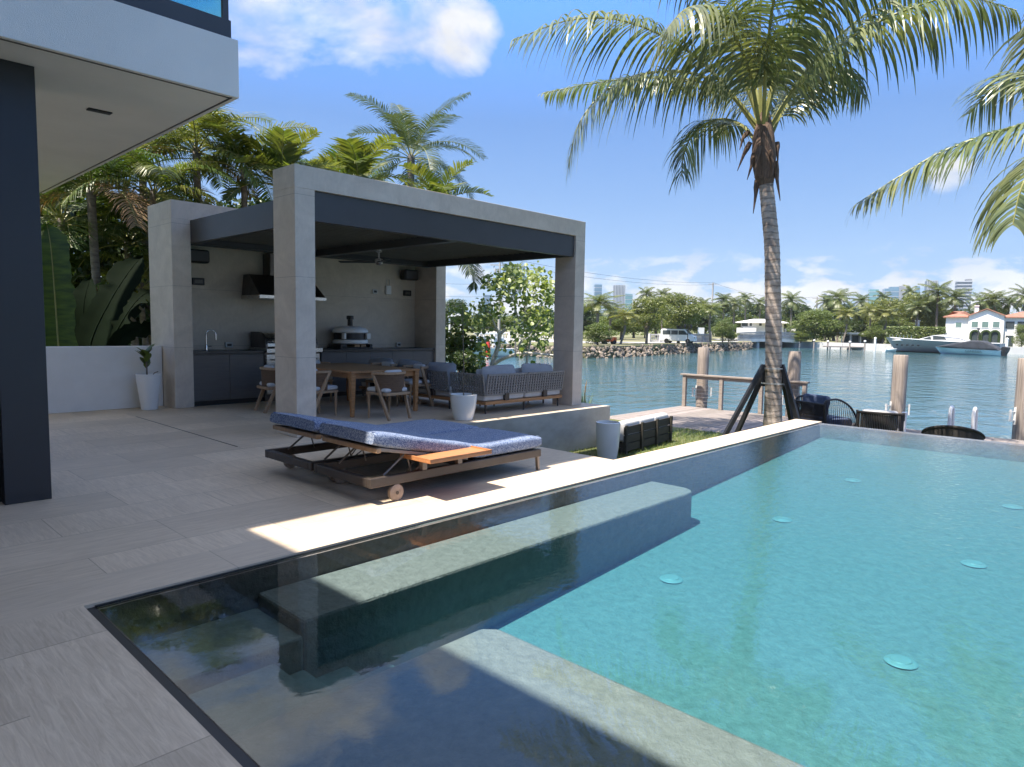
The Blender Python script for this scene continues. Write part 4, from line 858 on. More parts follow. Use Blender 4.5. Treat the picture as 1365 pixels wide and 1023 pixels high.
# lounge chairs on the dock (only their backs rise above the pool edge)
def dock_chair(label, loc, rz, kind):
    c = thing('lounge_chair', label, 'lounge chair', loc, rz, 'dark woven lounge chairs on the dock')
    q = MB(); q.box(-0.36, -0.36, 0.16, 0.36, 0.38, 0.24); q.build('seat_frame', m_darkrope, c, bevel=0.02)
    q = MB(); q.box(-0.33, -0.28, 0.241, 0.33, 0.37, 0.40); q.build('seat_cushion', m_seatc, c, bevel=0.05, seg=3, smooth=True)
    for sx in (-1, 1):
        for sy in (-1, 1): q = MB(); q.tube([(sx*0.31, sy*0.31, 0.165), (sx*0.33, sy*0.33, 0)], 0.018, 8); q.build('leg', m_darkrope, c)
    A = [R(180+a) for a in (range(-14, 195, 8) if kind == 'curved' else range(-30, 211, 12))]
    def rg(a, z):
        if kind == 'curved': r = 0.44; return (r*math.cos(a)*1.0, 0.05+r*math.sin(a), z)
        p = 5.0; cx, cy = math.cos(a), math.sin(a); k = (abs(cx)**p+abs(cy)**p)**(-1/p); return (0.39*k*cx, 0.0+0.38*k*cy, z)
    top = (lambda a: 0.52+0.20*max(0, -math.sin(a))) if kind == 'curved' else (lambda a: 0.74 if math.sin(a) < -0.3 else 0.60)
    q = MB()
    for i, a in enumerate(A):
        for k in range(3):
            a2 = a+(A[1]-A[0])*k/3
            if i == len(A)-1 and k: continue
            q.bar(rg(a2, 0.22), rg(a2, top(a2)), 0.020, 0.010, (math.cos(a2), math.sin(a2), 0))
    q.build('woven_back', m_darkrope, c)
    q = MB(); q.tube([rg(a, top(a)) for a in A], 0.024, 8); q.tube([rg(a, 0.30) for a in A], 0.016, 8); q.build('back_rim', m_darkrope, c, smooth=True)
    if kind == 'square':
        q = MB(); q.box(-0.31, -0.34, 0.42, 0.31, -0.16, 0.79); q.build('back_cushion', m_seatc, c, bevel=0.06, seg=4, smooth=True)
    else:
        for x in (-0.2, 0.0, 0.2): q = MB(); q.box(x-0.095, -0.30, 0.42, x+0.095, -0.2, 0.69); q.build('back_cushion', m_seatc, c, bevel=0.03, seg=3, smooth=True)
    return c
def egg_chair(label, loc, rz):                               # deep shell seat seen from the side, open towards the water
    c = thing('lounge_chair', label, 'lounge chair', loc, rz, 'dark woven lounge chairs on the dock')
    q = MB()
    prof = lambda s: cat([(s, -0.42, 0.72), (s, -0.35, 0.80), (s, -0.05, 0.82), (s, 0.28, 0.66), (s, 0.48, 0.40), (s, 0.52, 0.22)], 6)
    for s in (-0.42, 0.42): q.tube(prof(s), 0.022, 8)
    q.tube([(-0.42, -0.42, 0.72), (-0.42, -0.34, 0.2), (-0.38, 0.5, 0.2)], 0.02, 8); q.tube([(0.42, -0.42, 0.72), (0.42, -0.34, 0.2), (0.38, 0.5, 0.2)], 0.02, 8); q.tube([(-0.42, -0.42, 0.72), (0.42, -0.42, 0.72)], 0.022, 8)
    q.build('frame', m_black, c, smooth=True)
    q = MB()
    for s in (-0.42, 0.42):
        pr = prof(s)
        for k in range(1, len(pr)-1, 1): q.bar(pr[k], (s, pr[k].y*0.85, 0.21), 0.012, 0.008)
    for k in range(24): x = -0.41+k*0.0357; q.bar((x, -0.42, 0.72), (x, -0.34, 0.22), 0.02, 0.008)
    q.build('woven_side', m_darkrope, c)
    q = MB(); q.box(-0.36, -0.36, 0.20, 0.36, 0.45, 0.40); q.build('seat_cushion', m_navy, c, bevel=0.06, seg=3, smooth=True)
    q = MB(); q.obox((0, -0.26, 0.66), 0.68, 0.18, 0.46, Matrix.Rotation(R(-10), 3, 'X')); q.build('back_cushion', m_navy, c, bevel=0.06, seg=3, smooth=True)
    for sx in (-1, 1):
        for sy in (-0.3, 0.42): q = MB(); q.tube([(sx*0.36, sy, 0.2), (sx*0.38, sy, 0)], 0.018, 8); q.build('leg', m_black, c)
v = onz(1096, 560, -0.3); egg_chair('dark curved shell lounge chair with navy cushions beside the palm braces', (v.x+1.0, v.y+0.3, ZL), R(-118))
v = onz(1174, 546, 0.03); dock_chair('square backed dark woven lounge chair with a white cushion on the dock', (v.x, v.y, ZL), R(-78), 'square')
v = onz(1271, 565, -0.02); dock_chair('low round backed dark woven lounge chair nearest the dock ladder', (v.x, v.y, ZL), R(-80), 'curved')
t = far(1206, 549.5, 16.8); wp = thing('dock_post', 'short white capped service post on the dock between two lounge chairs', 'post', (t.x, t.y, ZL))
q = MB(); h = t.z-ZL; q.lathe([(0.12, 0), (0.12, 0.03), (0.045, 0.035), (0.045, h-0.07)], n=16); q.build('shaft', m_potd, wp, smooth=True); q = MB(); q.lathe([(0.06, h-0.07), (0.06, h-0.01), (0.04, h)], n=16); q.build('cap', m_potd, wp, smooth=True)
t = far(1271, 542, 18.0); t2 = far(1302, 544, 17.9); ld = thing('dock_ladder', 'white ladder with two tall looped handrails at the dock edge', 'ladder', (t.x, t.y, ZL))
for k in (t, t2):
    q = MB(); o_ = Vector((k.x-t.x, k.y-t.y, 0)); h = k.z-ZL; q.tube([o_+Vector((-0.30, 0, 0)), o_+Vector((-0.30, 0, h-0.16)), o_+Vector((-0.26, 0, h-0.04)), o_+Vector((-0.15, 0, h)), o_+Vector((-0.04, 0, h-0.04)), o_+Vector((0, 0, h-0.16)), o_+Vector((0.02, 0, -1.4))], 0.038, 10); q.build('handrail', m_potd, ld, smooth=True)
for k in range(4):
    q = MB(); q.bar((0.02, 0, -0.25-0.3*k), (t2.x-t.x+0.02, t2.y-t.y, -0.25-0.3*k), 0.06, 0.03); q.build('rung', m_potd, ld)

# ---------------------------------------------------------------- palms
def frond(ql, qr, pts, L_=0.75, n=60, droop=0.6, w=0.042, s0=0.16, rr=0.022, rng=random, seg=4, lift=0.25, tipk=0.35, fwd=0.5, gap=0.0):
    sp = cat(pts, 10) if len(pts) < 30 else pts; N = len(sp)
    if qr is not None: qr.tube(sp, [rr*(1-0.85*i/(N-1))+0.003 for i in range(N)], 5, cap=False)
    cum = [0.0]
    for a, b_ in zip(sp, sp[1:]): cum.append(cum[-1]+(b_-a).length)
    T = cum[-1]; k = 0
    for i in range(n):
        s = s0+(1-s0)*(i+0.5)/n; tgt = s*T
        while k < N-2 and cum[k+1] < tgt: k += 1
        f_ = (tgt-cum[k])/max(1e-6, cum[k+1]-cum[k]); p = sp[k].lerp(sp[k+1], f_); tan = (sp[k+1]-sp[k]).normalized()
        side = tan.cross(Vector((0, 0, 1))); side = side.normalized() if side.length > 0.05 else Vector((1, 0, 0)); upv = side.cross(tan)
        u = (s-s0)/(1-s0); ll = L_*min(1, 0.55+u*2.2)*(1-(1-tipk)*max(0, (u-0.55)/0.45)**1.5)*rng.uniform(0.8 if not gap else 0.62, 1.1)
        for sd in (-1, 1):
            if gap and rng.random() < gap: continue
            d = (side*sd + tan*(fwd+rng.uniform(-0.08, 0.12)) + upv*(lift+rng.uniform(-0.12, 0.12))).normalized()
            c = p.copy(); vs = []; dd = droop*rng.uniform(0.8, 1.25)
            for g in range(seg+1):
                t = g/seg; ww = w*(0.55+1.1*t if t < 0.4 else 1.0-((t-0.4)/0.6)**1.4*0.93)*0.5
                wd = d.cross(upv); wd = wd.normalized() if wd.length > 0.05 else tan
                wd = (wd*0.8+tan*0.5*rng.uniform(0.6, 1)).normalized(); wd = (wd - d*wd.dot(d)).normalized()
                vs += [c-wd*ww, c+wd*ww]
                d = (d+Vector((0, 0, -1))*dd*2.2/seg*(0.4+t)).normalized(); c = c+d*(ll/seg)
            ql.add(vs, [(2*g, 2*g+1, 2*g+3, 2*g+2) for g in range(seg)])

PD = 13.72
pm_base = Vector((12.72, 5.24, ZL))
palm = thing('coconut_palm', 'tall coconut palm with long drooping fronds held by black timber braces', 'palm tree', pm_base)
q = MB(); tp = [pm_base-Vector((0, 0, 0.1))] + [far(x, y, PD) for x, y in ((1030, 560), (1031, 500), (1031, 440), (1030, 380), (1029, 330), (1025, 285), (1021, 245))]
sp = cat(tp, 26); N = len(sp); rt = random.Random(2)
rad = []
for i in range(N):
    t = i/(N-1); base = 0.19-0.03*min(1, t*4)-0.033*t; rad.append(base*(1+0.045*((i % 5) == 0)+rt.uniform(-0.012, 0.012)))
q.tube(sp, rad, 18); part(q, 'trunk', m_trunk, palm, smooth=True)
q = MB(); sp = cat([far(x, y, PD) for x, y in ((1021, 247), (1019, 225), (1018, 200), (1018, 175), (1020, 150))], 5)
q.tube(sp, [0.135, 0.15, 0.175, 0.185, 0.19, 0.20, 0.205, 0.21, 0.215, 0.215, 0.21, 0.205, 0.20, 0.195, 0.185, 0.175, 0.16, 0.14, 0.12, 0.1, 0.08][:len(sp)], 12)
for (xa, ya, xb, yb, d_) in ((1005, 205, 996, 240, -.1), (1034, 215, 1040, 268, -.1), (1009, 240, 1004, 285, 0), (1000, 190, 983, 228, 0), (1036, 190, 1037, 220, .1), (1028, 200, 1030, 235, -.2), (998, 175, 986, 200, .1), (1012, 195, 1006, 238, -.25)):
    a, b_ = far(xa, ya, PD+d_), far(xb, yb, PD+d_); m_ = a.lerp(b_, 0.5)+Vector((rt.uniform(-.03, .03), rt.uniform(-.03, .03), 0.03)); q.tube([a, a.lerp(m_, 0.5), m_, b_], [0.045, 0.05, 0.03, 0.006], 6)
part(q, 'fibre_sheath', m_fibre, palm)
LK = 1.62
FR = [
 ([(1010,168,0),(975,125,-.1),(930,78,-.2),(880,46,-.3),(820,26,-.5),(755,28,-.7),(684,54,-.9)], .95, .42),
 ([(1008,172,.1),(975,128,.2),(930,100,.3),(870,97,.3),(812,118,.2),(772,165,.1),(757,225,.1)], 1.0, .55),
 ([(1008,168,.3),(960,118,.8),(880,104,1.2),(800,110,1.4),(724,125,1.6)], .62, .35),
 ([(1005,185,.2),(985,165,.6),(955,160,1.0),(925,178,1.2),(912,205,1.3),(908,236,1.3)], .75, .5),
 ([(1012,165,-.1),(1000,100,-.5),(978,45,-1.1),(948,12,-1.6),(915,12,-2.0),(888,40,-2.2)], .95, .75),
 ([(1014,165,.1),(1002,90,.5),(980,10,.9),(940,-60,1.2),(880,-80,1.4),(820,-60,1.5)], .95, .6),
 ([(1018,165,-.2),(1022,80,-.9),(1034,-10,-1.7),(1060,-70,-2.6),(1100,-70,-3.3)], .95, .75),
 ([(1020,165,-.1),(1038,95,-.3),(1068,25,-.5),(1120,-30,-.7),(1190,-45,-.9)], .95, .6),
 ([(1026,172,0),(1052,130,-.1),(1092,84,-.2),(1145,44,-.2),(1212,12,-.3),(1282,-4,-.3),(1355,14,-.3)], .95, .62),
 ([(1026,170,.2),(1058,118,.5),(1098,68,.8),(1155,18,1.1),(1225,-30,1.3),(1300,-45,1.5)], .9, .6),
 ([(1026,186,.2),(1046,142,.6),(1072,108,1.0),(1102,92,1.3),(1130,100,1.5),(1150,128,1.6)], .8, .6),
 ([(1018,165,.2),(1032,110,1.2),(1046,62,2.2),(1060,34,3.0),(1078,38,3.8)], .9, .7),
 ([(1015,160,0),(1012,60,.1),(1016,-50,.1),(1010,-140,0),(985,-200,-.2)], .9, .5),
 ([(1018,160,0),(1050,45,.1),(1105,-70,.2),(1180,-130,.3),(1270,-140,.3)], .9, .55),
 ([(1012,160,0),(968,50,0),(900,-50,0),(810,-110,-.1),(720,-110,-.2)], .9, .55),
 ([(1012,170,.4),(1000,120,1.6),(1000,85,2.7),(1008,80,3.6),(1015,110,4.3)], .8, .75),
]
rf = random.Random(21)
for pts, L_, dr in FR:
    ql, qr = MB(), MB(); P = [far(x, y, PD+d_) for x, y, d_ in pts]; frond(ql, qr, P, L_*LK, 92, dr*1.9, 0.047, 0.17, 0.036, rf, 6, 0.02, 0.35, 0.42, 0.20)
    f_ = part(ql, 'frond', m_coco, palm); r_ = part(qr, 'rib', m_rach, palm, smooth=True); r_.parent = f_

br = thing('palm_brace', 'black timber tripod braces strapped round the coconut palm trunk', 'tree brace', (pm_base.x, pm_base.y, ZL))
for (xa, ya, xb, yb, da, db) in ((1018, 487, 955, 606, -.12, -.5), (1022, 490, 976, 600, .1, .5), (1041, 489, 1062, 597, .1, .5), (1043, 489, 1077, 603, -.1, -.3)):
    a = far(xa, ya, PD+da); b_ = far(xb, yb, PD+db); b_.z = ZL; q = MB(); q.bar(a, b_, 0.078, 0.078); part(q, 'brace_leg', m_post, br, bevel=0.005)
for xa in (1018, 1043):
    a, b_ = far(xa, 486, PD), far(xa, 515, PD); q = MB(); q.bar(a, b_, 0.06, 0.06); part(q, 'batten', m_post, br)
for yy in (491, 511):
    c0 = far(1031, yy, PD); q = MB(); q.lathe([(0.215, -0.012), (0.222, -0.012), (0.222, 0.012), (0.215, 0.012)], c0, 28, False); part(q, 'strap', m_strap, br)

# second coconut palm, its crown just outside the right edge
CR = far(1475, 175, 12.6); pr_ = thing('coconut_palm', 'coconut palm outside the right edge whose fronds reach into the photo', 'palm tree', (CR.x, CR.y, ZL))
q = MB(); q.tube(cat([(CR.x+0.1, CR.y-0.1, ZL), (CR.x, CR.y, 1.5), CR], 20), 0.16, 14); part(q, 'trunk', m_trunk, pr_, smooth=True)
for pts, L_, dr in (([(1475,172,0),(1405,160,-.1),(1330,176,-.2),(1255,203,-.3),(1195,238,-.4),(1142,272,-.5)], .85, .5),
                    ([(1478,160,.2),(1425,112,.5),(1370,98,.8),(1325,118,1.0),(1292,152,1.1)], .85, .38),
                    ([(1475,182,-.2),(1430,180,-.6),(1390,205,-1.0),(1362,250,-1.2),(1350,300,-1.3)], .8, .6),
                    ([(1480,160,0),(1440,90,0),(1420,20,-.2),(1430,-40,-.4)], .8, .6), ([(1480,160,0),(1520,80,0),(1600,40,0),(1690,60,0)], .9, .6),
                    ([(1480,170,0),(1500,110,-1),(1510,70,-2),(1505,80,-3.2)], .9, .7), ([(1480,170,0),(1560,150,0),(1630,190,0),(1670,260,0)], .9, .6),
                    ([(1480,170,0),(1490,90,1),(1500,60,2.2),(1510,90,3.4)], .9, .7)):
    ql, qr = MB(), MB(); frond(ql, qr, [far(x, y, 12.6+d_) for x, y, d_ in pts], L_*1.5, 88, dr*1.8, 0.045, 0.12, 0.03, rf, 6, 0.05, 0.35, 0.42, 0.22)
    f_ = part(ql, 'frond', m_coco, pr_); r_ = part(qr, 'rib', m_rach, pr_, smooth=True); r_.parent = f_

# palms behind the garden wall and the pergola
def arch(c, az, L_, el0, sag, n=7):                          # a frond's rib: leaves at el0 degrees and bends over
    p = Vector(c); out = [p.copy()]; el = R(el0)
    for i in range(n):
        p = p+Vector((math.cos(az)*math.cos(el), math.sin(az)*math.cos(el), math.sin(el)))*(L_/n); out.append(p.copy()); el -= R(sag)/n
    return out
def garden_palm(name, label, px, py, dist, z0, nf, L_, leaf, ll, w, mat_, seed, tr=0.09, el=(20, 80), sag=(70, 110), n=34, droop=0.35, dry=0, grp='garden palms behind the pergola', tm=None):
    c = far(px, py, dist); p = thing(name, label, 'palm tree', (c.x, c.y, z0), 0, grp); rg = random.Random(seed); h = c.z-z0
    q = MB(); q.tube(cat([(0.15, -0.1, 0), (0.05, 0, h*0.5), (0, 0, h*0.9), (0, 0, h+0.15)], 8), [tr*1.15]*8+[tr]*12+[tr*1.1]*4+[tr*0.7]*1, 10); q.build('trunk', tm or m_trunkg, p, smooth=True)
    for k in range(nf):
        az = 2.4*k+rg.uniform(-.3, .3); e = el[0]+(el[1]-el[0])*((k+0.5)/nf)+rg.uniform(-6, 6); ql, qr = MB(), MB()
        frond(ql, qr, arch((0, 0, h), az, L_*rg.uniform(0.8, 1.15), e, rg.uniform(*sag)), ll*(1.15 if w < 0.06 else 1), int(n*(1.35 if w < 0.06 else 1)), droop*rg.uniform(0.7, 1.5), w*(0.8 if w < 0.06 else 1), 0.2, 0.016, rg, 3, rg.uniform(0.15, 0.55))
        f_ = ql.build('frond', m_dry if k < dry else mat_, p); qr.build('rib', m_rach, f_)
    return p
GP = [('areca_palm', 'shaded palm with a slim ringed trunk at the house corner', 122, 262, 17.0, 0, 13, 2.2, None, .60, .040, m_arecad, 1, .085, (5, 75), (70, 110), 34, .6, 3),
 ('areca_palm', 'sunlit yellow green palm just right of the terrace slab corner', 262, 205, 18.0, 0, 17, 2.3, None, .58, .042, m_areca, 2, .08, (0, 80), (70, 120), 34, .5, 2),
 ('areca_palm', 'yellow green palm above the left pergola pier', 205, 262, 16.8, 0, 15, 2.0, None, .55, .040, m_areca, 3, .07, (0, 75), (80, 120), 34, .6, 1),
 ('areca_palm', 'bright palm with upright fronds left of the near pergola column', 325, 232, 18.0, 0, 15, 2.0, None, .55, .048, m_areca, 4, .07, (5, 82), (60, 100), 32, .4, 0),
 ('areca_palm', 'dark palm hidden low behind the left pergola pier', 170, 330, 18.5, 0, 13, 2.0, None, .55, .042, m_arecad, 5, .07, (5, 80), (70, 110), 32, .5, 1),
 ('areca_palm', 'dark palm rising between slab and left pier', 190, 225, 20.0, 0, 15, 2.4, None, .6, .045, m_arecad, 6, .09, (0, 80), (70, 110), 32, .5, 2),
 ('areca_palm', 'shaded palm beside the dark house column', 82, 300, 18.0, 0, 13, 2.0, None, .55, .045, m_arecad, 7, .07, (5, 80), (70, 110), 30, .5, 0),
 ('fan_leaf_palm', 'stiff broad leaved palm directly above the near pergola column', 375, 252, 17.5, 0, 11, 1.45, None, .55, .085, m_areca, 8, .07, (15, 85), (50, 90), 20, .15, 0),
 ('fan_leaf_palm', 'stiff broad leaved palm left of the coconut palm above the beam', 478, 250, 19.0, 0, 13, 1.6, None, .6, .085, m_areca, 9, .07, (5, 85), (60, 100), 20, .2, 0),
 ('fan_leaf_palm', 'short broad leaved palm right of the coconut palm above the beam', 585, 276, 20.0, 0, 12, 1.5, None, .55, .08, m_areca, 10, .07, (0, 85), (60, 100), 20, .25, 0),
 ('areca_palm', 'feathery dark palm behind the stiff palms above the beam', 440, 245, 22.0, 0, 12, 1.6, None, .5, .045, m_arecad, 11, .08, (10, 80), (60, 100), 30, .4, 0),
 ('areca_palm', 'low sunlit palm seen between pier and garden wall', 188, 385, 17.5, 0, 12, 1.5, None, .5, .04, m_areca, 12, .06, (0, 80), (70, 110), 30, .5, 0)]
for a in GP: garden_palm(*a)
garden_palm('coconut_palm', 'coconut palm with grey green fronds rising behind the pergola beam', 548, 212, 26, -0.5, 20, 3.0, None, .62, .045, m_cocod, 31, .13, (-25, 82), (50, 95), 46, .35, 1)
garden_palm('coconut_palm', 'coconut palm behind the pergola whose frond hangs below the roof', 585, 318, 19.5, -0.5, 12, 2.2, None, .55, .04, m_cocod, 32, .10, (-10, 60), (60, 95), 40, .5, 0)

# broad leaves of the banana plants behind the garden wall
def big_leaf(par, spine, wd, m, nt_=0, rng=random):
    sp = cat(spine, 9); N = len(sp); q = MB(); vs = []; fs = []; view = Vector((_f.x, _f.y, 0))
    for i, p in enumerate(sp):
        t = i/(N-1); tan = (sp[min(i+1, N-1)]-sp[max(i-1, 0)]).normalized(); s = tan.cross(view).normalized(); w_ = wd/2*min(1, (t+0.03)*6)**0.6*max(0.02, 1-max(0, (t-0.72)/0.28)**2.2)
        w1, w2 = w_*rng.uniform(0.86, 1.05)*(0.6 if rng.random() < 0.05 else 1), w_*rng.uniform(0.86, 1.05)*(0.6 if rng.random() < 0.05 else 1)
        for k in (-1, -0.55, 0, 0.55, 1): vs.append(p+s*(k*(w1 if k < 0 else w2))-view*(0.10*wd*abs(k))+Vector((0, 0, -0.04*abs(k)+0.008*math.sin(i*2.1+k*3))))
    for i in range(N-1):
        for k in range(4):
            if nt_ and (i % nt_ == nt_-1) and k in (0, 3) : continue
            fs.append((i*5+k, i*5+k+1, (i+1)*5+k+1, (i+1)*5+k))
    q.add(vs, fs); o = part(q, 'leaf', m, par, smooth=True); r_ = MB(); r_.tube(sp, [0.022*(1-0.8*i/(N-1)) for i in range(N)], 6, cap=False); rr_ = part(r_, 'midrib', m_rach if m is m_banana else m_bananad, par, smooth=True); rr_.parent = o
rb = random.Random(4)
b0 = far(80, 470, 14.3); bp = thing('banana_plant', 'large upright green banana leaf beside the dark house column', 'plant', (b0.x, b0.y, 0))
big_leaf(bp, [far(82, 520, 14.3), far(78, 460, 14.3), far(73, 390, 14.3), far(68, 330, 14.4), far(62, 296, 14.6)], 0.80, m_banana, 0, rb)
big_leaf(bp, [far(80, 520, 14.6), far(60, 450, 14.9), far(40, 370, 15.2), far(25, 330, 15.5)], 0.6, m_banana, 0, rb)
b0 = far(120, 470, 14.9); bp = thing('banana_plant', 'banana plant with shaded leaves leaning right above the garden wall', 'plant', (b0.x, b0.y, 0))
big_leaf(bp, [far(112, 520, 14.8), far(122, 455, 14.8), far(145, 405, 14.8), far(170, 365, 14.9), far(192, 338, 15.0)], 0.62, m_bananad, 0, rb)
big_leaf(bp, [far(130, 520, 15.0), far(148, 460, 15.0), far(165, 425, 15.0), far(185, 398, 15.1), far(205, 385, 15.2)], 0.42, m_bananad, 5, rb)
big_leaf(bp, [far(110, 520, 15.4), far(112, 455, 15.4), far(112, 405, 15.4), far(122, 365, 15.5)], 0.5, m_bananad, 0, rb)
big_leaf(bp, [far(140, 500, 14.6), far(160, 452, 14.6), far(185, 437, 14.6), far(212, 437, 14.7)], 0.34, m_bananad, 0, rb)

# leafy trees and shrubs: many small leaves spread through clumps
def leaf_cloud(q, clumps, n, size, rng, flat=0.5, shell=0.55):
    tot = sum(r[0]*r[1]*r[2] for _, r in clumps)**1.0
    for c, r in clumps:
        m = max(4, int(n*(r[0]*r[1]*r[2])/tot))
        for _ in range(m):
            u = Vector((rng.gauss(0, 1), rng.gauss(0, 1), rng.gauss(0, 1))).normalized(); k = rng.uniform(shell, 1.0)**0.6*rng.uniform(0.85, 1.08)
            p = Vector((c[0]+u.x*r[0]*k, c[1]+u.y*r[1]*k, c[2]+u.z*r[2]*k)); nn = (u*0.7+Vector((rng.gauss(0, .6), rng.gauss(0, .6), rng.gauss(0, .6)+flat))).normalized()
            a = nn.orthogonal().normalized(); b_ = nn.cross(a); th = rng.uniform(0, 6.28); a, b_ = a*math.cos(th)+b_*math.sin(th), b_*math.cos(th)-a*math.sin(th)
            s = size*rng.uniform(0.65, 1.35); bend = nn*(s*0.18)
            q.add([p-a*s*0.5-bend, p+b_*s*0.33, p+a*s*0.5-bend, p-b_*s*0.33], [(0, 1, 2), (0, 2, 3)])
def clumps_of(rng, n, rx, ry, z0, z1, r):
    out = []
    for _ in range(n):
        a = rng.uniform(0, 6.28); k = rng.uniform(0, 1)**0.5; t = rng.uniform(0, 1); taper = math.sin(math.pi*(0.18+0.72*t)); z = z0+(z1-z0)*t
        rr = r*rng.uniform(0.65, 1.25); out.append(((math.cos(a)*rx*k*taper, math.sin(a)*ry*k*taper, z), (rr, rr, rr*0.72)))
    return out
def leafy_tree(name, label, loc, h, rx, m, seed, n=2600, size=0.35, z0=0.35, nc=22, grp=None, r=None, cat_='tree', bark=None):
    rg = random.Random(seed); t = thing(name, label, cat_, loc, 0, grp)
    cl = clumps_of(rg, nc, rx*0.85, rx*0.85, h*z0+rx*0.2, h-rx*0.25, r or rx*0.38)
    q = MB(); tr = max(0.05, h*0.022); q.tube(cat([(0, 0, -0.2), (0.05*h*0.2, 0, h*0.25), (0, 0.02*h, h*0.6)], 6), [tr*1.3, tr*1.2, tr*1.1, tr, tr, tr, tr*.9, tr*.8, tr*.8, tr*.7, tr*.6, tr*.5, tr*.4], 8)
    for c, r_ in cl[::2]: q.tube([(0, 0, h*rg.uniform(0.22, 0.4)), (c[0]*0.5, c[1]*0.5, (c[2]+h*0.4)*0.5), c], [tr*0.5, tr*0.32, tr*0.12], 5)
    q.build('trunk', bark or m_bark, t, smooth=True)
    q = MB(); leaf_cloud(q, cl, n, size, rg); q.build('crown', m, t); return t
c = far(118, 330, 21); leafy_tree('shade_tree', 'dense dark leafy tree behind the banana plants', (c.x, c.y, 0), 5.6, 2.6, m_leafd, 41, 5200, 0.22, 0.08, 34, 'leafy trees behind the garden wall')
c = far(215, 330, 22); leafy_tree('shade_tree', 'dark leafy tree behind the left pergola pier', (c.x, c.y, 0), 5.2, 2.4, m_leafd, 42, 4200, 0.22, 0.1, 30, 'leafy trees behind the garden wall')
c = far(30, 330, 21); leafy_tree('shade_tree', 'dark leafy tree behind the house column', (c.x, c.y, 0), 6.0, 2.6, m_leafd, 43, 4200, 0.22, 0.08, 30, 'leafy trees behind the garden wall')
c = far(330, 300, 22); leafy_tree('shade_tree', 'leafy tree behind the fascia of the kitchen roof', (c.x, c.y, 0), 5.4, 2.3, m_leafd, 44, 3600, 0.22, 0.1, 28, 'leafy trees behind the garden wall')
c = far(612, 480, 18.2); leafy_tree('shrub', 'dark green shrub just right of the kitchen pier', (c.x, c.y, ZL), 1.75, 0.75, m_leafd, 45, 1500, 0.13, 0.05, 18, cat_='shrub')
c = far(612, 445, 21); leafy_tree('shrub', 'lighter olive shrub behind the dark shrub by the kitchen pier', (c.x, c.y, ZL), 2.5, 0.9, m_leafy, 46, 1300, 0.16, 0.3, 16, cat_='shrub')

# sea grape tree between pergola and water
SGD = 20.0; sg0 = far(658, 490, SGD); sg = thing('sea_grape_tree', 'sea grape tree with pale crooked branches and round leaves beyond the pergola', 'tree', (sg0.x, sg0.y, ZL))
q = MB(); rs = random.Random(9)
def br_(pts, r0, r1):
    P = [far(x, y, SGD+d_) for x, y, d_ in pts]; s_ = cat(P, 6); q.tube(s_, [0.62*(r0+(r1-r0)*i/(len(s_)-1)) for i in range(len(s_))], 8)
br_([(648, 520, 0), (655, 490, 0), (664, 462, 0), (666, 446, 0)], .13, .09); br_([(650, 505, 0), (660, 485, -.2), (680, 475, -.4), (702, 471, -.5), (738, 474, -.5)], .11, .05)
br_([(666, 446, 0), (680, 434, .1), (696, 420, .2), (700, 405, .3)], .085, .04); br_([(666, 447, 0), (658, 430, -.1), (652, 415, -.2)], .07, .03); br_([(665, 442, 0), (650, 437, .2), (634, 440, .3), (622, 432, .4)], .06, .025)
br_([(700, 500, .3), (704, 470, .3), (707, 455, .3), (712, 437, .4)], .07, .035); br_([(686, 474, -.4), (694, 457, -.3), (710, 441, -.2), (722, 425, -.2)], .06, .03)
br_([(700, 408, .3), (710, 395, .4), (716, 378, .4)], .04, .015); br_([(690, 424, .2), (684, 400, 0), (674, 382, -.1)], .045, .015); br_([(696, 415, .2), (720, 407, .3), (733, 395, .4)], .04, .015); br_([(712, 440, .3), (728, 430, .4), (736, 415, .4)], .04, .015); br_([(684, 402, 0), (664, 392, -.1), (652, 376, -.2)], .03, .012); br_([(652, 418, -.2), (640, 408, -.2)], .03, .012)
part(q, 'trunk', m_barkw, sg, smooth=True)
q = MB()
for x, y, r, n in ((650, 374, 12, 30), (682, 364, 16, 44), (692, 378, 18, 50), (712, 370, 16, 44), (728, 384, 16, 44), (735, 398, 15, 40), (670, 392, 18, 44), (700, 398, 20, 50), (720, 418, 22, 60), (704, 432, 20, 52), (688, 440, 14, 30), (730, 440, 14, 36), (644, 412, 14, 34), (660, 414, 16, 40), (636, 428, 14, 34), (618, 424, 14, 30), (606, 418, 14, 26), (722, 458, 12, 22), (712, 488, 7, 14), (648, 472, 10, 20), (634, 482, 12, 26), (640, 462, 8, 14), (676, 462, 10, 16), (694, 470, 8, 10), (736, 425, 14, 30), (668, 375, 12, 30), (655, 452, 8, 10), (700, 452, 10, 16)):
    for _ in range(int(n*2.1)):
        p = far(x+rs.gauss(0, r*0.5), y+rs.gauss(0, r*0.5), SGD+rs.gauss(0, 0.55)); nn = Vector((rs.gauss(-.2, .7), rs.gauss(-.2, .7), rs.gauss(0.55, .5))).normalized(); a = nn.orthogonal().normalized(); b_ = nn.cross(a); s = rs.uniform(0.036, 0.075)
        q.add([p+(a*math.cos(k*math.pi/4)+b_*math.sin(k*math.pi/4))*s+nn*(0.25*s*abs(math.cos(k*math.pi/4))) for k in range(8)], [(0, 1, 2, 3, 4), (0, 4, 5, 6, 7)])
part(q, 'crown', m_grape, sg)
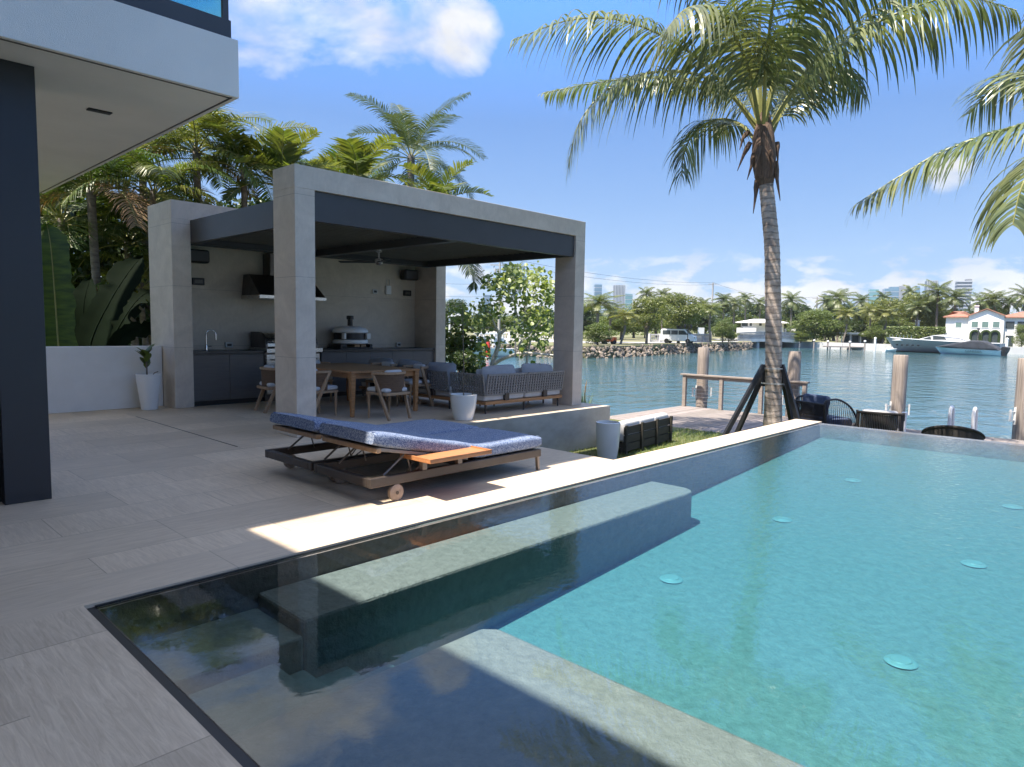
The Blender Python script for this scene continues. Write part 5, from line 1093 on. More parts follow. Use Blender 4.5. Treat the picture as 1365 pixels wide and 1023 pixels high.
# tuft of ornamental grass at the terrace corner
c = far(778, 545, 14.6); tg = thing('ornamental_grass', 'tuft of thin ornamental grass behind the right pergola column', 'grass plant', (c.x, c.y, ZL)); q = MB()
for k in range(120):
    a = rs.uniform(0, 6.28); l = rs.uniform(0.4, 0.95); o_ = rs.uniform(0.05, 0.32); w_ = 0.007; dx, dy = math.cos(a), math.sin(a); P = [(0.04*dx, 0.04*dy, 0), (0.04*dx+o_*0.4*dx, 0.04*dy+o_*0.4*dy, l*0.65), (o_*dx, o_*dy, l)]
    q.add([(P[0][0]-w_*dy, P[0][1]+w_*dx, 0), (P[0][0]+w_*dy, P[0][1]-w_*dx, 0), (P[1][0]+w_*dy*.8, P[1][1]-w_*dx*.8, P[1][2]), (P[1][0]-w_*dy*.8, P[1][1]+w_*dx*.8, P[1][2]), P[2]], [(0, 1, 2, 3), (3, 2, 4)])
q.build('blades', m_blade, tg); q = MB(); q.tube([(0, 0, 0.5), (0.05, 0.0, 1.0), (0.09, 0.0, 1.12)], [0.006, 0.014, 0.004], 5); q.build('plume', m_dry, tg)
# ================================================================ across the water
RT = Vector((_rt.x, _rt.y, 0)).normalized(); FW = Vector((math.cos(_y), math.sin(_y), 0))
def at(px, dist, z=0.0):                                    # ground position under a photo column at a horizontal distance
    d = ray(px, 440); l = math.hypot(d.x, d.y); return Vector((d.x/l*dist, d.y/l*dist, z))
def cos2(px): t = (px-CX)/FPX; return 1/(1+t*t)       # metres across per photo column shrink off-axis
ZP = -0.5                                                   # ground of the far shores
shoreA = [at(px, ds) for px, ds in ((380, 110), (470, 92), (560, 84), (640, 79), (700, 77), (745, 76), (785, 76), (820, 79), (860, 86), (900, 96), (940, 107), (970, 116), (992, 123), (1003, 132))]
polyA = [(p.x, p.y) for p in shoreA] + [(p.x, p.y) for p in (at(1001, 150), at(994, 185), at(985, 900), at(250, 900), at(300, 200))]
polyB = [(p.x, p.y) for p in (at(1064, 154), at(1090, 150), at(1125, 146), at(1190, 143), at(1300, 144), at(1400, 147), at(1560, 156), at(1560, 900), at(1068, 900))]
polyC = [(p.x, p.y) for p in (at(985, 178), at(1066, 178), at(1066, 900), at(985, 900))]
q = MB(); q.prism(polyA, -4, ZP); ground(q.build('far_shore_park', m_earth))
q = MB(); q.prism(polyB, -4, ZP-0.25); ground(q.build('far_shore_gardens', m_earth))
q = MB(); q.prism(polyC, -4, ZP); ground(q.build('far_shore_inlet', m_earth))
q = MB(); rp_ = [at(px, ds, 0) for px, ds in ((560, 98), (700, 93), (790, 92), (860, 97), (930, 110), (985, 130))]; rq = [at(px, ds, 0) for px, ds in ((560, 108), (700, 102), (790, 101), (860, 106), (930, 119), (985, 139))]
q.add([(p.x, p.y, ZP+0.02) for p in rp_+rq], [(i, i+1, 7+i, 6+i) for i in range(5)]); ground(q.build('park_road', m_road))
# riprap
rr_ = random.Random(12); q = MB()
def rock(c, s):
    bm = bmesh.new(); bmesh.ops.create_icosphere(bm, subdivisions=1, radius=1.0); m3 = Euler((rr_.uniform(0, 6), rr_.uniform(0, 6), rr_.uniform(0, 6))).to_matrix(); sc = Vector((s*rr_.uniform(.7, 1.3), s*rr_.uniform(.6, 1.1), s*rr_.uniform(.5, .9)))
    vs = [Vector(c)+m3 @ Vector((v.co.x*sc.x*rr_.uniform(.75, 1.2), v.co.y*sc.y*rr_.uniform(.75, 1.2), v.co.z*sc.z*rr_.uniform(.75, 1.2))) for v in bm.verts]; q.add(vs, [tuple(v.index for v in f.verts) for f in bm.faces]); bm.free()
for i in range(3, len(shoreA)-1):
    a, b_ = shoreA[i], shoreA[i+1]; n = int((b_-a).length*12)
    for k in range(n):
        t = rr_.random(); p = a.lerp(b_, t); out_ = Vector((-p.x, -p.y, 0)).normalized(); u = rr_.uniform(-0.2, 2.2); s = rr_.uniform(0.10, 0.34)
        rock((p.x+out_.x*u, p.y+out_.y*u, ZP-0.16-max(0, u)*0.55+rr_.uniform(-.08, .08)), s)
tag(q.build('shore_rocks', m_rock), 'pale rock riprap along the far park shore', 'rocks', kind='stuff')

# ---- tree kinds for the far shores
GF = 'trees on the far shore'
def far_palm_proto(name, label, loc, h, L_, seed, m, nf=20, ll=0.75):
    rg = random.Random(seed); t = thing(name, label, 'palm tree', loc, 0, 'palms on the far shore'); q = MB()
    q.tube(cat([(rg.uniform(-.5, .5), rg.uniform(-.5, .5), -0.3), (0.1, 0, h*0.5), (0, 0, h)], 6), [0.22]+[0.15]*10+[0.13]*2, 8); q.build('trunk', m_trunkg, t, smooth=True)
    ql = MB()
    for k in range(nf):
        az = 2.4*k+rg.uniform(-.3, .3); e = -45+133*((k+0.5)/nf)**0.8+rg.uniform(-8, 8); frond(ql, ql, arch((0, 0, h), az, L_*rg.uniform(.85, 1.1), e, rg.uniform(60, 120), 6), ll*1.2, 26, 0.8, 0.085, 0.15, 0.05, rg, 2, 0.1)
    ql.build('crown', m, t); return t
fp = [None]*3; ft = [None]*4
rl = random.Random(77)
HPROTO = (9.0, 9.0, 8.0); LPROTO = (3.0, 2.7, 2.8)
def FP(kind, px, topy, dist, label, cw=None, zg=ZP):        # palm: photo column, top of its crown, distance
    loc = at(px, dist, zg); top = far(px, topy, dist).z; h = HPROTO[kind]
    if fp[kind] is None:
        fp[kind] = far_palm_proto(('coconut_palm', 'royal_palm', 'coconut_palm')[kind], label, loc, h, LPROTO[kind], 50+kind, (m_fpalm, m_fpalm, m_fpalmy)[kind], (20, 18, 20)[kind]); o = fp[kind]
    else: o = again(fp[kind], label, loc)
    hz = (top-zg)/(h+1.9); sw = (cw*dist/FPX*cos2(px)**0.7/ (LPROTO[kind]*1.55)) if cw else hz
    o.scale = (sw, sw, hz); o.rotation_euler = (0, 0, rl.uniform(0, 6.28)); return o
def FT(kind, px, topy, dist, cw, label, zg=ZP, m=None):     # leafy tree
    loc = at(px, dist, zg); top = far(px, topy, dist).z; h = 8.0; rx = 4.0
    if ft[kind] is None:
        nm = ('shade_tree', 'shade_tree', 'mangrove', 'shade_tree')[kind]
        ft[kind] = leafy_tree(nm, label, loc, h, rx, (m_leafy, m_leafm, m_leafm, m_leafd)[kind], 60+kind, (8500, 8500, 8500, 6500)[kind], (0.24, 0.25, 0.25, 0.29)[kind], (0.36, 0.2, 0.02, 0.12)[kind], (34, 34, 40, 28)[kind], GF, 1.35); o = ft[kind]
    else: o = again(ft[kind], label, loc)
    o.scale = (cw*1.22*dist/FPX*cos2(px)**0.7/(2*rx),)*2+((top-zg)/h,); o.rotation_euler = (0, 0, rl.uniform(0, 6.28)); return o
FT(0, 862, 394, 93, 62, 'broad olive shade tree over the white wall on the park shore')
FT(0, 905, 391, 101, 66, 'broad olive shade tree directly behind the white van')
FT(1, 964, 424, 118, 32, 'bushy tree on the park shore left of the white house')
FT(2, 797, 430, 80, 46, 'bush at the waterline right of the pergola column')
FT(2, 972, 440, 121, 26, 'small round bush above the end of the park rocks')
FP(0, 797, 392, 86, 'coconut palm closest to the right pergola column on the park shore', 62)
FP(2, 833, 412, 88, 'small coconut palm with yellow fronds on the park shore', 46)
FP(0, 813, 404, 96, 'coconut palm behind the small yellow fronded palm', 44)
FP(0, 946, 404, 112, 'coconut palm on the park shore beside the lamp post', 46)
FP(1, 860, 381, 150, 'tall royal palm above the left olive shade tree', 26); FP(1, 882, 383, 150, 'tall royal palm between the two olive shade trees', 26); FP(1, 905, 389, 155, 'royal palm peeking over the right olive shade tree', 26); FP(1, 936, 396, 160, 'royal palm left of the utility pole', 26)
FP(1, 963, 390, 165, 'royal palm just right of the utility pole', 30); FP(1, 978, 395, 170, 'royal palm with pale crown above the bushy tree', 30); FP(1, 992, 389, 206, 'royal palm standing over the white house roof', 24); FP(1, 1012, 395, 206, 'royal palm left of the braced palm trunk', 26)
for i, (k, px, ty, ds, cw, lb) in enumerate(((3, 790, 415, 140, 60, 'dark tree mass behind the closest park palms'), (1, 845, 418, 150, 60, 'mid green tree far behind the left olive shade tree'), (3, 875, 412, 170, 66, 'dark tree far behind the gap of the olive shade trees'), (1, 915, 414, 160, 66, 'mid green tree far behind the white van'), (3, 960, 404, 216, 60, 'dark tree right of the utility pole'), (1, 1030, 412, 210, 60, 'mid green tree behind the braced trunk'), (3, 720, 408, 140, 70, 'dark tree far behind the sea grape branches'), (1, 655, 412, 130, 60, 'mid green tree behind the marina boats'), (3, 1070, 404, 210, 70, 'dark tree behind the bridge end'), (3, 1290, 412, 200, 60, 'dark tree behind the villa chimney'), (3, 600, 398, 150, 60, 'distant grey green tree at the left seen under the pergola'), (3, 770, 405, 130, 60, 'dark tree behind the right pergola column'), (1, 828, 412, 125, 60, 'mid green tree behind the palms beside the pergola column'), (3, 940, 408, 150, 60, 'dark tree mass under the utility pole'), (1, 985, 414, 216, 60, 'mid green tree behind the white house'), (3, 1010, 404, 222, 64, 'dark tree behind the white house roof'), (1, 1047, 408, 218, 44, 'mid green tree right behind the braced palm trunk'),
        (2, 1085, 411, 152, 66, 'large mangrove mass right of the bridge'), (2, 1068, 441, 150, 34, 'low mangrove clump at the bridge end'), (1, 1105, 425, 155, 44, 'mid green tree right of the large mangrove'), (3, 1112, 405, 190, 70, 'dark tree behind the large mangrove'), (3, 1160, 410, 180, 70, 'dark tree behind the yellow palms'),
        (0, 1178, 396, 175, 56, 'olive tree left of the long hedge'), (0, 1215, 390, 172, 70, 'big rounded olive tree above the hedge'), (0, 1243, 395, 176, 60, 'olive tree left of the villa chimney'), (1, 1192, 420, 160, 52, 'mid green tree above the yacht bow'), (3, 1230, 405, 190, 70, 'dark tree far behind the hedge'), (3, 1262, 412, 185, 40, 'dark tree at the villa corner'), (1, 1166, 433, 154, 34, 'small tree beside the low white roof'), (2, 1363, 432, 148, 26, 'dense bush at the right edge beside the villa'), (3, 1330, 408, 200, 70, 'dark tree behind the villa roof'))):
    FT(k, px, ty, ds, cw, lb, ZP if px < 1000 else ZP-0.25)
for k, px, ty, ds, cw, lb in ((0, 1053, 390, 165, 34, 'coconut palm right of the braced trunk above the bridge'), (1, 1101, 392, 185, 30, 'royal palm above the mangrove'), (0, 1117, 387, 165, 48, 'big coconut palm above the low white roof'), (1, 1147, 391, 190, 26, 'slim royal palm below the teal tower'), (2, 1128, 409, 152, 34, 'yellow coconut palm left of the low house'), (2, 1160, 405, 156, 38, 'yellow coconut palm above the low house'), (2, 1180, 408, 156, 38, 'yellow coconut palm right of the low house'),
        (1, 1174, 387, 195, 24, 'royal palm in front of the blue towers'), (1, 1210, 379, 195, 24, 'royal palm between the distant towers'), (0, 1222, 400, 158, 34, 'coconut palm with pale crown over the hedge'), (0, 1247, 376, 168, 46, 'tall coconut palm below the dark tower'), (0, 1271, 385, 165, 44, 'coconut palm in front of the tall grey tower'), (0, 1306, 391, 178, 40, 'coconut palm behind the villa gable'), (0, 1324, 388, 180, 44, 'largest coconut palm behind the villa roof'), (0, 1343, 394, 182, 36, 'coconut palm behind the right wing of the villa'), (0, 1364, 382, 170, 40, 'coconut palm at the right edge above the bush'), (0, 686, 351, 60, 34, 'coconut palm top above the sea grape tree')):
    FP(k, px, ty, ds, lb, cw, ZP if px < 1000 else ZP-0.25)

# the wood that closes the view behind the park and gardens, one mass of foliage
q = MB(); rw = random.Random(31); cl = []
for i in range(150):
    px = 540+i*6.6; ds = rw.uniform(205, 245) if px < 1000 else rw.uniform(200, 250); p = at(px, ds, ZP); r = rw.uniform(3.0, 5.5); top = far(px, rw.uniform(412, 432), ds).z
    cl.append(((p.x, p.y, max(1.0, top-r*0.8)), (r, r, r*0.85))); cl.append(((p.x, p.y, 1.5), (r*1.1, r*1.1, 3.0)))
leaf_cloud(q, cl, 15000, 0.85, rw); tag(q.build('far_woodland', m_leafm), 'continuous band of dark green woodland closing the view across the water', 'woodland', kind='stuff')
# ---- park furniture
m_pole = M('concrete_pole', (0.42, 0.40, 0.37), 0.9, var=0.1)
def pole(label, px, topy, dist, r=0.13, arms=True, gear=False):
    b_ = at(px, dist, ZP); top = far(px, topy, dist).z-ZP; p = thing('utility_pole', label, 'utility pole', b_, 0, 'utility poles on the far shore'); q = MB(); q.tube([(0, 0, 0), (0, 0, top)], [r*1.3, r*0.8], 10); q.build('mast', m_pole, p, smooth=True)
    if arms: q = MB(); q.bar(-RT*1.2+Vector((0, 0, top-0.35)), RT*1.2+Vector((0, 0, top-0.35)), 0.12, 0.12); q.build('crossarm', m_pole, p)
    if gear:
        for k in (-0.55, -0.2): q = MB(); q.tube([RT*k+Vector((0, 0, top-1.5)), RT*k+Vector((0, 0, top-0.8))], 0.14, 10); q.build('transformer', m_pole, p)
    return b_+Vector((0, 0, top))
tp1 = pole('utility pole with a crossarm in the middle of the park shore', 948, 377, 170, 0.20); tp2 = pole('utility pole with transformers rising behind the sea grape tree', 665, 350, 88, 0.15, True, True); tp3 = pole('short utility pole right of the braced palm trunk', 1087, 396, 185, 0.2)
m_wire = M('power_wire', (0.03, 0.03, 0.03), 0.6)
def wire(label, a, b_, sag, r=0.02):
    q = MB(); P = [a.lerp(b_, i/14)-Vector((0, 0, sag*4*(i/14)*(1-i/14))) for i in range(15)]; q.tube(P, r, 5); o = q.build('power_line', m_wire); tag(o, label, 'power line', 'power lines over the far shore')
wire('upper power line from the park utility pole to the upper left', tp1, far(560, 318, 90), 1.6, .022); wire('lower power line from the park utility pole to the upper left', tp1-Vector((0, 0, 0.5)), far(560, 328, 88), 1.6, .022); wire('power line from the park utility pole down to the right', tp1, tp3, 1.5, .022)
for yy, lb in ((376, 'topmost thin power line left of the transformer pole'), (393, 'middle thin power line left of the transformer pole'), (405, 'lowest thin power line left of the transformer pole')): wire(lb, far(560, yy-1, 95), far(664, yy+1, 88), 0.3, .015)
lp = thing('street_lamp', 'black street lamp on the park shore beside the white van', 'street lamp', at(917, 93, ZP)); h = far(917, 433, 93).z-ZP
q = MB(); q.tube([(0, 0, 0), (0, 0, h)], 0.06, 8); q.lathe([(0.14, 0), (0.10, 0.5), (0.06, 0.55)], n=10); q.build('mast', m_black, lp); q = MB(); q.bar(-RT*0.45+Vector((0, 0, h)), RT*0.45+Vector((0, 0, h)), 0.06, 0.06); q.build('crossarm', m_black, lp)
for s in (-1, 1): q = MB(); q.lathe([(0.06, 0), (0.17, -0.05), (0.13, -0.45), (0.03, -0.5)], RT*0.42*s+Vector((0, 0, h)), 10); q.build('lantern', m_black, lp)
sg_ = thing('street_sign', 'blank white street sign on a pole beside the park road', 'sign', at(934, 104, ZP)); h = far(934, 437, 104).z-ZP
q = MB(); q.tube([(0, 0, 0), (0, 0, h)], 0.05, 6); q.build('pole', m_steel, sg_); q = MB(); q.obox((0, -0.06, h-0.45), 0.95, 0.04, 0.9, Matrix((RT, FW, Vector((0, 0, 1)))).transposed()); q.build('board', m_white, sg_)
ROT = math.atan2(RT.y, RT.x)                                # angle of the picture's right on the ground
# white van
van = thing('white_van', 'white passenger van parked on the park road', 'van', at(905, 101, ZP+0.02), ROT-R(28)); m_vanw = M('van_paint', (0.80, 0.80, 0.79), 0.3, var=0.03, coat=0.4)
q = MB(); prof = [(-2.4, 0.35), (-2.42, 1.0), (-2.35, 1.95), (-2.2, 2.05), (1.05, 2.05), (1.75, 1.25), (2.35, 1.05), (2.45, 0.7), (2.42, 0.35)]; q.extr(prof, (0, -0.95, 0), (1, 0, 0), (0, 0, 1), (0, 1, 0), 1.9); q.build('body', m_vanw, van, bevel=0.06, seg=3)
for s in (-0.962, 0.962):
    for x0, x1 in ((-2.1, -0.95), (-0.85, 0.1)): q = MB(); q.extr([(x0, 1.25), (x1, 1.25), (x1, 1.85), (x0, 1.85)], (0, s-0.01, 0), (1, 0, 0), (0, 0, 1), (0, 1, 0), 0.02); q.build('side_window', m_win, van)
    q = MB(); q.extr([(0.2, 1.25), (1.55, 1.25), (1.0, 1.85), (0.2, 1.85)], (0, s-0.01, 0), (1, 0, 0), (0, 0, 1), (0, 1, 0), 0.02); q.build('side_window', m_win, van)
    for x in (-1.5, 1.55):
        q = MB(); q.lathe([(0.1, -0.1), (0.34, -0.1), (0.34, 0.1), (0.1, 0.1)], n=20); w = q.build('wheel', m_black, van, smooth=True); w.location = (x, s*0.92, 0.34); w.rotation_euler = (R(90), 0, 0)
q = MB(); q.add([(1.10, -0.8, 2.0), (1.10, 0.8, 2.0), (1.76, 0.85, 1.3), (1.76, -0.85, 1.3)], [(0, 1, 2, 3)]); q.v = [(x+0.03, y, z+0.02) for x, y, z in q.v]; q.build('windscreen', m_win, van)
for s in (-0.7, 0.7): q = MB(); q.box(2.40, s-0.16, 0.72, 2.46, s+0.16, 0.95); q.build('headlight', m_chrome, van)
# orange utility cart
ct = thing('utility_cart', 'small orange utility cart on the grass at the left of the park', 'cart', at(812, 88, ZP), ROT+R(8)); m_or = M('orange_paint', (0.62, 0.13, 0.03), 0.4, var=0.1)
q = MB(); q.box(-0.9, -0.5, 0.3, 0.9, 0.5, 0.55); q.box(0.45, -0.5, 0.55, 0.9, 0.5, 0.9); q.build('body', m_or, ct, bevel=0.05); q = MB(); q.box(-0.3, -0.45, 0.55, 0.2, 0.45, 0.8); q.build('seat', m_black, ct, bevel=0.05)
for x in (-0.6, 0.6):
    for s in (-0.5, 0.5): q = MB(); q.lathe([(0.05, -0.08), (0.25, -0.08), (0.25, 0.08), (0.05, 0.08)], n=16); w = q.build('wheel', m_black, ct, smooth=True); w.location = (x, s, 0.25); w.rotation_euler = (R(90), 0, 0)
# white balustrade walls by the road
def parapet(name, label, a, b_, z0, h, m, post=2.4, catn='wall', arch_=0.0):
    a, b_ = Vector(a), Vector(b_); L_ = (b_-a).length; u = (b_-a)/L_; w = thing(name, label, catn, (a.x, a.y, z0)); zz = lambda s: arch_*4*(s/L_)*(1-s/L_)
    n = max(2, int(L_/post)); 
    for nm, k0, k1, wd in (('coping', 0.84, 1.0, 0.34), ('plinth', 0.0, 0.22, 0.30)):
        q = MB()
        for i in range(n): s0, s1 = L_*i/n, L_*(i+1)/n; q.bar(u*s0+Vector((0, 0, zz(s0)+h*(k0+k1)/2)), u*s1+Vector((0, 0, zz(s1)+h*(k0+k1)/2)), wd, h*(k1-k0))
        q.build(nm, m, w)
    q = MB(); nb = int(L_/0.38)
    for i in range(nb): s = L_*(i+0.5)/nb; q.lathe([(0.07, h*0.22), (0.11, h*0.42), (0.06, h*0.62), (0.09, h*0.84)], u*s+Vector((0, 0, zz(s))), 6, False)
    o = q.build('balusters', m, w); tag(o, kind='stuff')
    q = MB()
    for i in range(n+1): s = L_*i/n; q.obox(u*s+Vector((0, 0, zz(s)+h*0.52)), 0.42, 0.42, h*1.04)
    o = q.build('piers', m, w); return w
m_conc = M('pale_concrete', (0.62, 0.60, 0.57), 0.85, var=0.08, scale=0.6); m_concg = M('grey_concrete', (0.36, 0.37, 0.38), 0.85, var=0.12, scale=0.6)
parapet('balustrade', 'white balustrade wall left of the white van', at(866, 108), at(893, 110), ZP, 1.25, m_conc)
parapet('balustrade', 'grey balustrade wall right of the white van', at(917, 110), at(946, 118), ZP, 1.35, m_concg)
parapet('balustrade', 'white balustrade across the park seen through the sea grape branches', at(640, 104), at(742, 100), ZP, 1.2, m_conc)
# bridge over the inlet
A, B = at(984, 136), at(1066, 150); bz = ZP+0.2
bd = thing('road_bridge', 'low grey road bridge with balusters over the inlet behind the palm trunk', 'bridge', (A.x, A.y, 0)); L_ = (B-A).length; u = (B-A)/L_; per_ = Vector((-u.y, u.x, 0))
q = MB(); n = 16; vs = []; zz = lambda t: 0.28*4*t*(1-t)
for i in range(n+1):
    t = i/n; s = u*(L_*t)
    for o_ in (0, 6): 
        for z in (bz-0.55, bz): vs.append(s+per_*o_+Vector((0, 0, z+zz(t))))
fs = []
for i in range(n): k = 4*i; fs += [(k, k+4, k+5, k+1), (k+1, k+5, k+7, k+3), (k+3, k+7, k+6, k+2), (k+2, k+6, k+4, k)]
q.add(vs, fs); q.build('deck_slab', m_conc, bd)
for t0, t1 in ((-0.02, 0.05), (0.32, 0.36), (0.66, 0.70), (0.95, 1.02)):
    q = MB(); q.add([u*(L_*t)+per_*o_+Vector((0, 0, z)) for o_ in (0.3, 5.7) for t in (t0, t1) for z in (-3.0, bz-0.4)], [(0, 1, 3, 2), (4, 6, 7, 5), (0, 4, 5, 1), (2, 3, 7, 6)]); q.build('pier', m_concg, bd)
for nm, z0, z1 in (('coping', 1.22, 1.4), ('kerb', 0.0, 0.3)):
    q = MB()
    for i in range(n): q.bar(u*(L_*i/n)+per_*0.15+Vector((0, 0, bz+zz(i/n)+(z0+z1)/2)), u*(L_*(i+1)/n)+per_*0.15+Vector((0, 0, bz+zz((i+1)/n)+(z0+z1)/2)), 0.3, z1-z0)
    q.build(nm, m_concg, bd)
q = MB(); nb = int(L_/0.34)
for i in range(nb): t = (i+0.5)/nb; q.lathe([(0.08, 0.3), (0.12, 0.6), (0.07, 0.9), (0.09, 1.23)], u*(L_*t)+per_*0.15+Vector((0, 0, bz+zz(t))), 6, False)
tag(q.build('balusters', m_concg, bd), kind='stuff')

# ---- buildings
def frame_of(px, dist, z): o = at(px, dist, z); return o
class Bld:                                                  # a building faced square to the viewer; u = metres right, w = metres up, dd = metres back
    def __init__(s, name, label, px, dist, z, turn=0.0):
        s.o = at(px, dist, z); s.t = thing(name, label, 'building', s.o, 0); a = math.atan2(s.o.y, s.o.x)-R(90)+R(turn); s.u = Vector((math.cos(a), math.sin(a), 0)); s.d = Vector((-s.u.y, s.u.x, 0)); s.dist = dist; s.px = px
    def P(s, u, dd, w): return s.u*u+s.d*dd+Vector((0, 0, w))
    def box(s, name, u0, u1, d0, d1, w0, w1, m, par=None, bevel=0):
        q = MB(); q.add([s.P(u, dd, w) for w in (w0, w1) for u, dd in ((u0, d0), (u1, d0), (u1, d1), (u0, d1))], [(0, 3, 2, 1), (4, 5, 6, 7), (0, 1, 5, 4), (1, 2, 6, 5), (2, 3, 7, 6), (3, 0, 4, 7)]); return q.build(name, m, par or s.t, bevel=bevel)
    def hip(s, name, u0, u1, d0, d1, w0, w1, m, over=0.5, inset=None):
        u0 -= over; u1 += over; d0 -= over; d1 += over; i = inset if inset is not None else (d1-d0)/2; md = (d0+d1)/2; q = MB()
        q.add([s.P(u0, d0, w0), s.P(u1, d0, w0), s.P(u1, d1, w0), s.P(u0, d1, w0), s.P(u0+i, md, w1), s.P(u1-i, md, w1)] + [s.P(u0, d0, w0-0.18), s.P(u1, d0, w0-0.18), s.P(u1, d1, w0-0.18), s.P(u0, d1, w0-0.18)],
              [(0, 1, 5, 4), (1, 2, 5), (2, 3, 4, 5), (3, 0, 4), (6, 9, 8, 7), (0, 6, 7, 1), (1, 7, 8, 2), (2, 8, 9, 3), (3, 9, 6, 0)]); return q.build(name, m, s.t)
    def win(s, u0, u1, w0, w1, d=0.0, m=None, fm=None):
        f_ = s.box('window', u0-0.12, u1+0.12, d-0.07, d+0.02, w0-0.12, w1+0.12, fm or m_white); s.box('pane', u0, u1, d-0.09, d-0.072, w0, w1, m or m_win, f_)
# Spanish villa
k = 150/FPX
V = Bld('white_villa', 'white two storey villa with terracotta roof, arches and central gable across the water', 1313, 150, ZP-0.25)
gx = lambda px: (px-1313)*k*cos2(1313)
gy = lambda py: far(1313, py, 150).z-(ZP-0.25)
e = gy(423.5)
V.box('left_wing', gx(1258.5), gx(1290), 0.6, 8, 0, e, m_white); V.box('central_wing', gx(1290), gx(1337.5), 0, 9, 0, e+0.3, m_white); V.box('right_wing', gx(1337.5), gx(1392), 0.8, 8, 0, e, m_white)
q = MB(); q.extr([(gx(1290), e+0.3), (gx(1337.5), e+0.3), (gx(1314), gy(413.2))], (0, 0, 0), V.u, (0, 0, 1), V.d, 9); q.build('gable', m_white, V.t)
for a, b_ in ((gx(1289), gx(1314)), (gx(1338.5), gx(1314))):
    q = MB(); q.add([V.P(a, -0.4, e+0.22), V.P(b_, -0.4, gy(412.3)), V.P(b_, 9.4, gy(412.3)), V.P(a, 9.4, e+0.22)] + [V.P(a, -0.4, e+0.45), V.P(b_, -0.4, gy(411.2)), V.P(b_, 9.4, gy(411.2)), V.P(a, 9.4, e+0.45)], [(0, 1, 2, 3), (4, 7, 6, 5), (0, 4, 5, 1), (1, 5, 6, 2), (2, 6, 7, 3), (3, 7, 4, 0)]); q.build('gable_roof', m_tile, V.t)
V.hip('left_roof', gx(1258.5), gx(1292), 0.6, 8, e+0.15, gy(414.5), m_tile, 0.5, 3.4); V.hip('right_roof', gx(1335), gx(1392), 0.8, 8, e+0.15, gy(414.5), m_tile, 0.5, 3.4)
c_ = V.box('chimney', gx(1297), gx(1302.5), 1.5, 2.6, e, gy(408), m_white); V.box('chimney_cap', gx(1296.3), gx(1303.2), 1.35, 2.75, gy(408)+0.001, gy(407), m_white, c_); V.box('chimney_pot', gx(1298), gx(1301.5), 1.7, 2.4, gy(407)+0.001, gy(404.5), m_steeld, c_)
V.win(gx(1272.5), gx(1280.5), gy(436.5), gy(430.5), 0.6, m_wingr)
for a in (1294.5, 1308.5, 1323): V.win(gx(a), gx(a+8.5), gy(436.5), gy(429), 0, m_wingr)
V.box('loggia', gx(1340), gx(1351), 0.72, 0.81, gy(438), gy(428.5), m_win); V.box('loggia', gx(1355), gx(1368), 0.72, 0.81, gy(438), gy(428.5), m_win); V.box('terrace_door', gx(1341), gx(1351), 0.72, 0.81, 0.2, gy(447), m_win)
for i, a in enumerate((1300, 1314.5, 1326.5)):
    r = 5.0*k*cos2(1313); q = MB(); cw = gy(446); q.extr([(gx(a)-r, 0.1), (gx(a)+r, 0.1), (gx(a)+r, cw)] + [(gx(a)+r*math.cos(R(t)), cw+r*math.sin(R(t))) for t in range(15, 180, 15)] + [(gx(a)-r, cw)], V.P(0, -0.06, 0), V.u, (0, 0, 1), V.d, 0.08); q.build('arch_opening', m_win, V.t)
    q = MB(); q.tube([V.P(gx(a)-r*1.15, -0.15, 0.1), V.P(gx(a)-r*1.15, -0.15, cw)] + [V.P(gx(a)+r*1.15*math.cos(R(180-t)), -0.15, cw+r*1.15*math.sin(R(t))) for t in range(15, 180, 15)] + [V.P(gx(a)+r*1.15, -0.15, cw), V.P(gx(a)+r*1.15, -0.15, 0.1)], 0.2, 6); q.build('ivy_arch', m_leafd, V.t)
V2 = Bld('white_cottage', 'small terracotta roofed building with white chimney between hedge and villa', 1240, 158, ZP-0.25)
k2 = 158/FPX*cos2(1240); hx = lambda px: (px-1240)*k2; hy = lambda py: far(1240, py, 158).z-(ZP-0.25)
V2.box('wall', hx(1215), hx(1262), 0, 5, 0, hy(441.5), m_white); V2.hip('roof', hx(1215), hx(1262), 0, 5, hy(441), hy(436), m_tile, 0.4, 2.4); c_ = V2.box('chimney', hx(1219.5), hx(1225), 1, 2, hy(441), hy(428.5), m_white); V2.box('chimney_cap', hx(1218.5), hx(1226), 0.9, 2.1, hy(428.5)+0.001, hy(427), m_white, c_); V2.box('chimney_pot', hx(1220.5), hx(1224), 1.2, 1.8, hy(427)+0.001, hy(424.8), m_steeld, c_)
# hedge
hd = thing('hedge', 'long clipped green hedge left of the villa', 'hedge', at(1220, 151, ZP-0.25)); q = MB(); rg = random.Random(8); hu = Vector((math.cos(math.atan2(hd.location.y, hd.location.x)-R(90)), math.sin(math.atan2(hd.location.y, hd.location.x)-R(90)), 0)); hd_ = Vector((-hu.y, hu.x, 0))
hh = far(1220, 436.5, 151).z-(ZP-0.25)
for _ in range(3600):
    u_, d_, z = rg.uniform(-4.7, 4.9), rg.uniform(-0.9, 0.9), rg.uniform(0, hh); f_ = rg.random()
    if f_ < 0.6: d_ = -0.9+rg.uniform(-.06, .06)
    elif f_ < 0.85: z = hh+rg.uniform(-.1, .08)
    c = hu*u_+hd_*d_+Vector((0, 0, z)); n_ = (Vector((rg.gauss(0, .6), rg.gauss(0, .6), rg.gauss(0.3, .5)))-hd_*0.6).normalized(); a = n_.orthogonal().normalized()*0.16*rg.uniform(.6, 1.4); b_ = n_.cross(a); q.add([c-a, c+b_*0.7, c+a, c-b_*0.7], [(0, 1, 2, 3)])
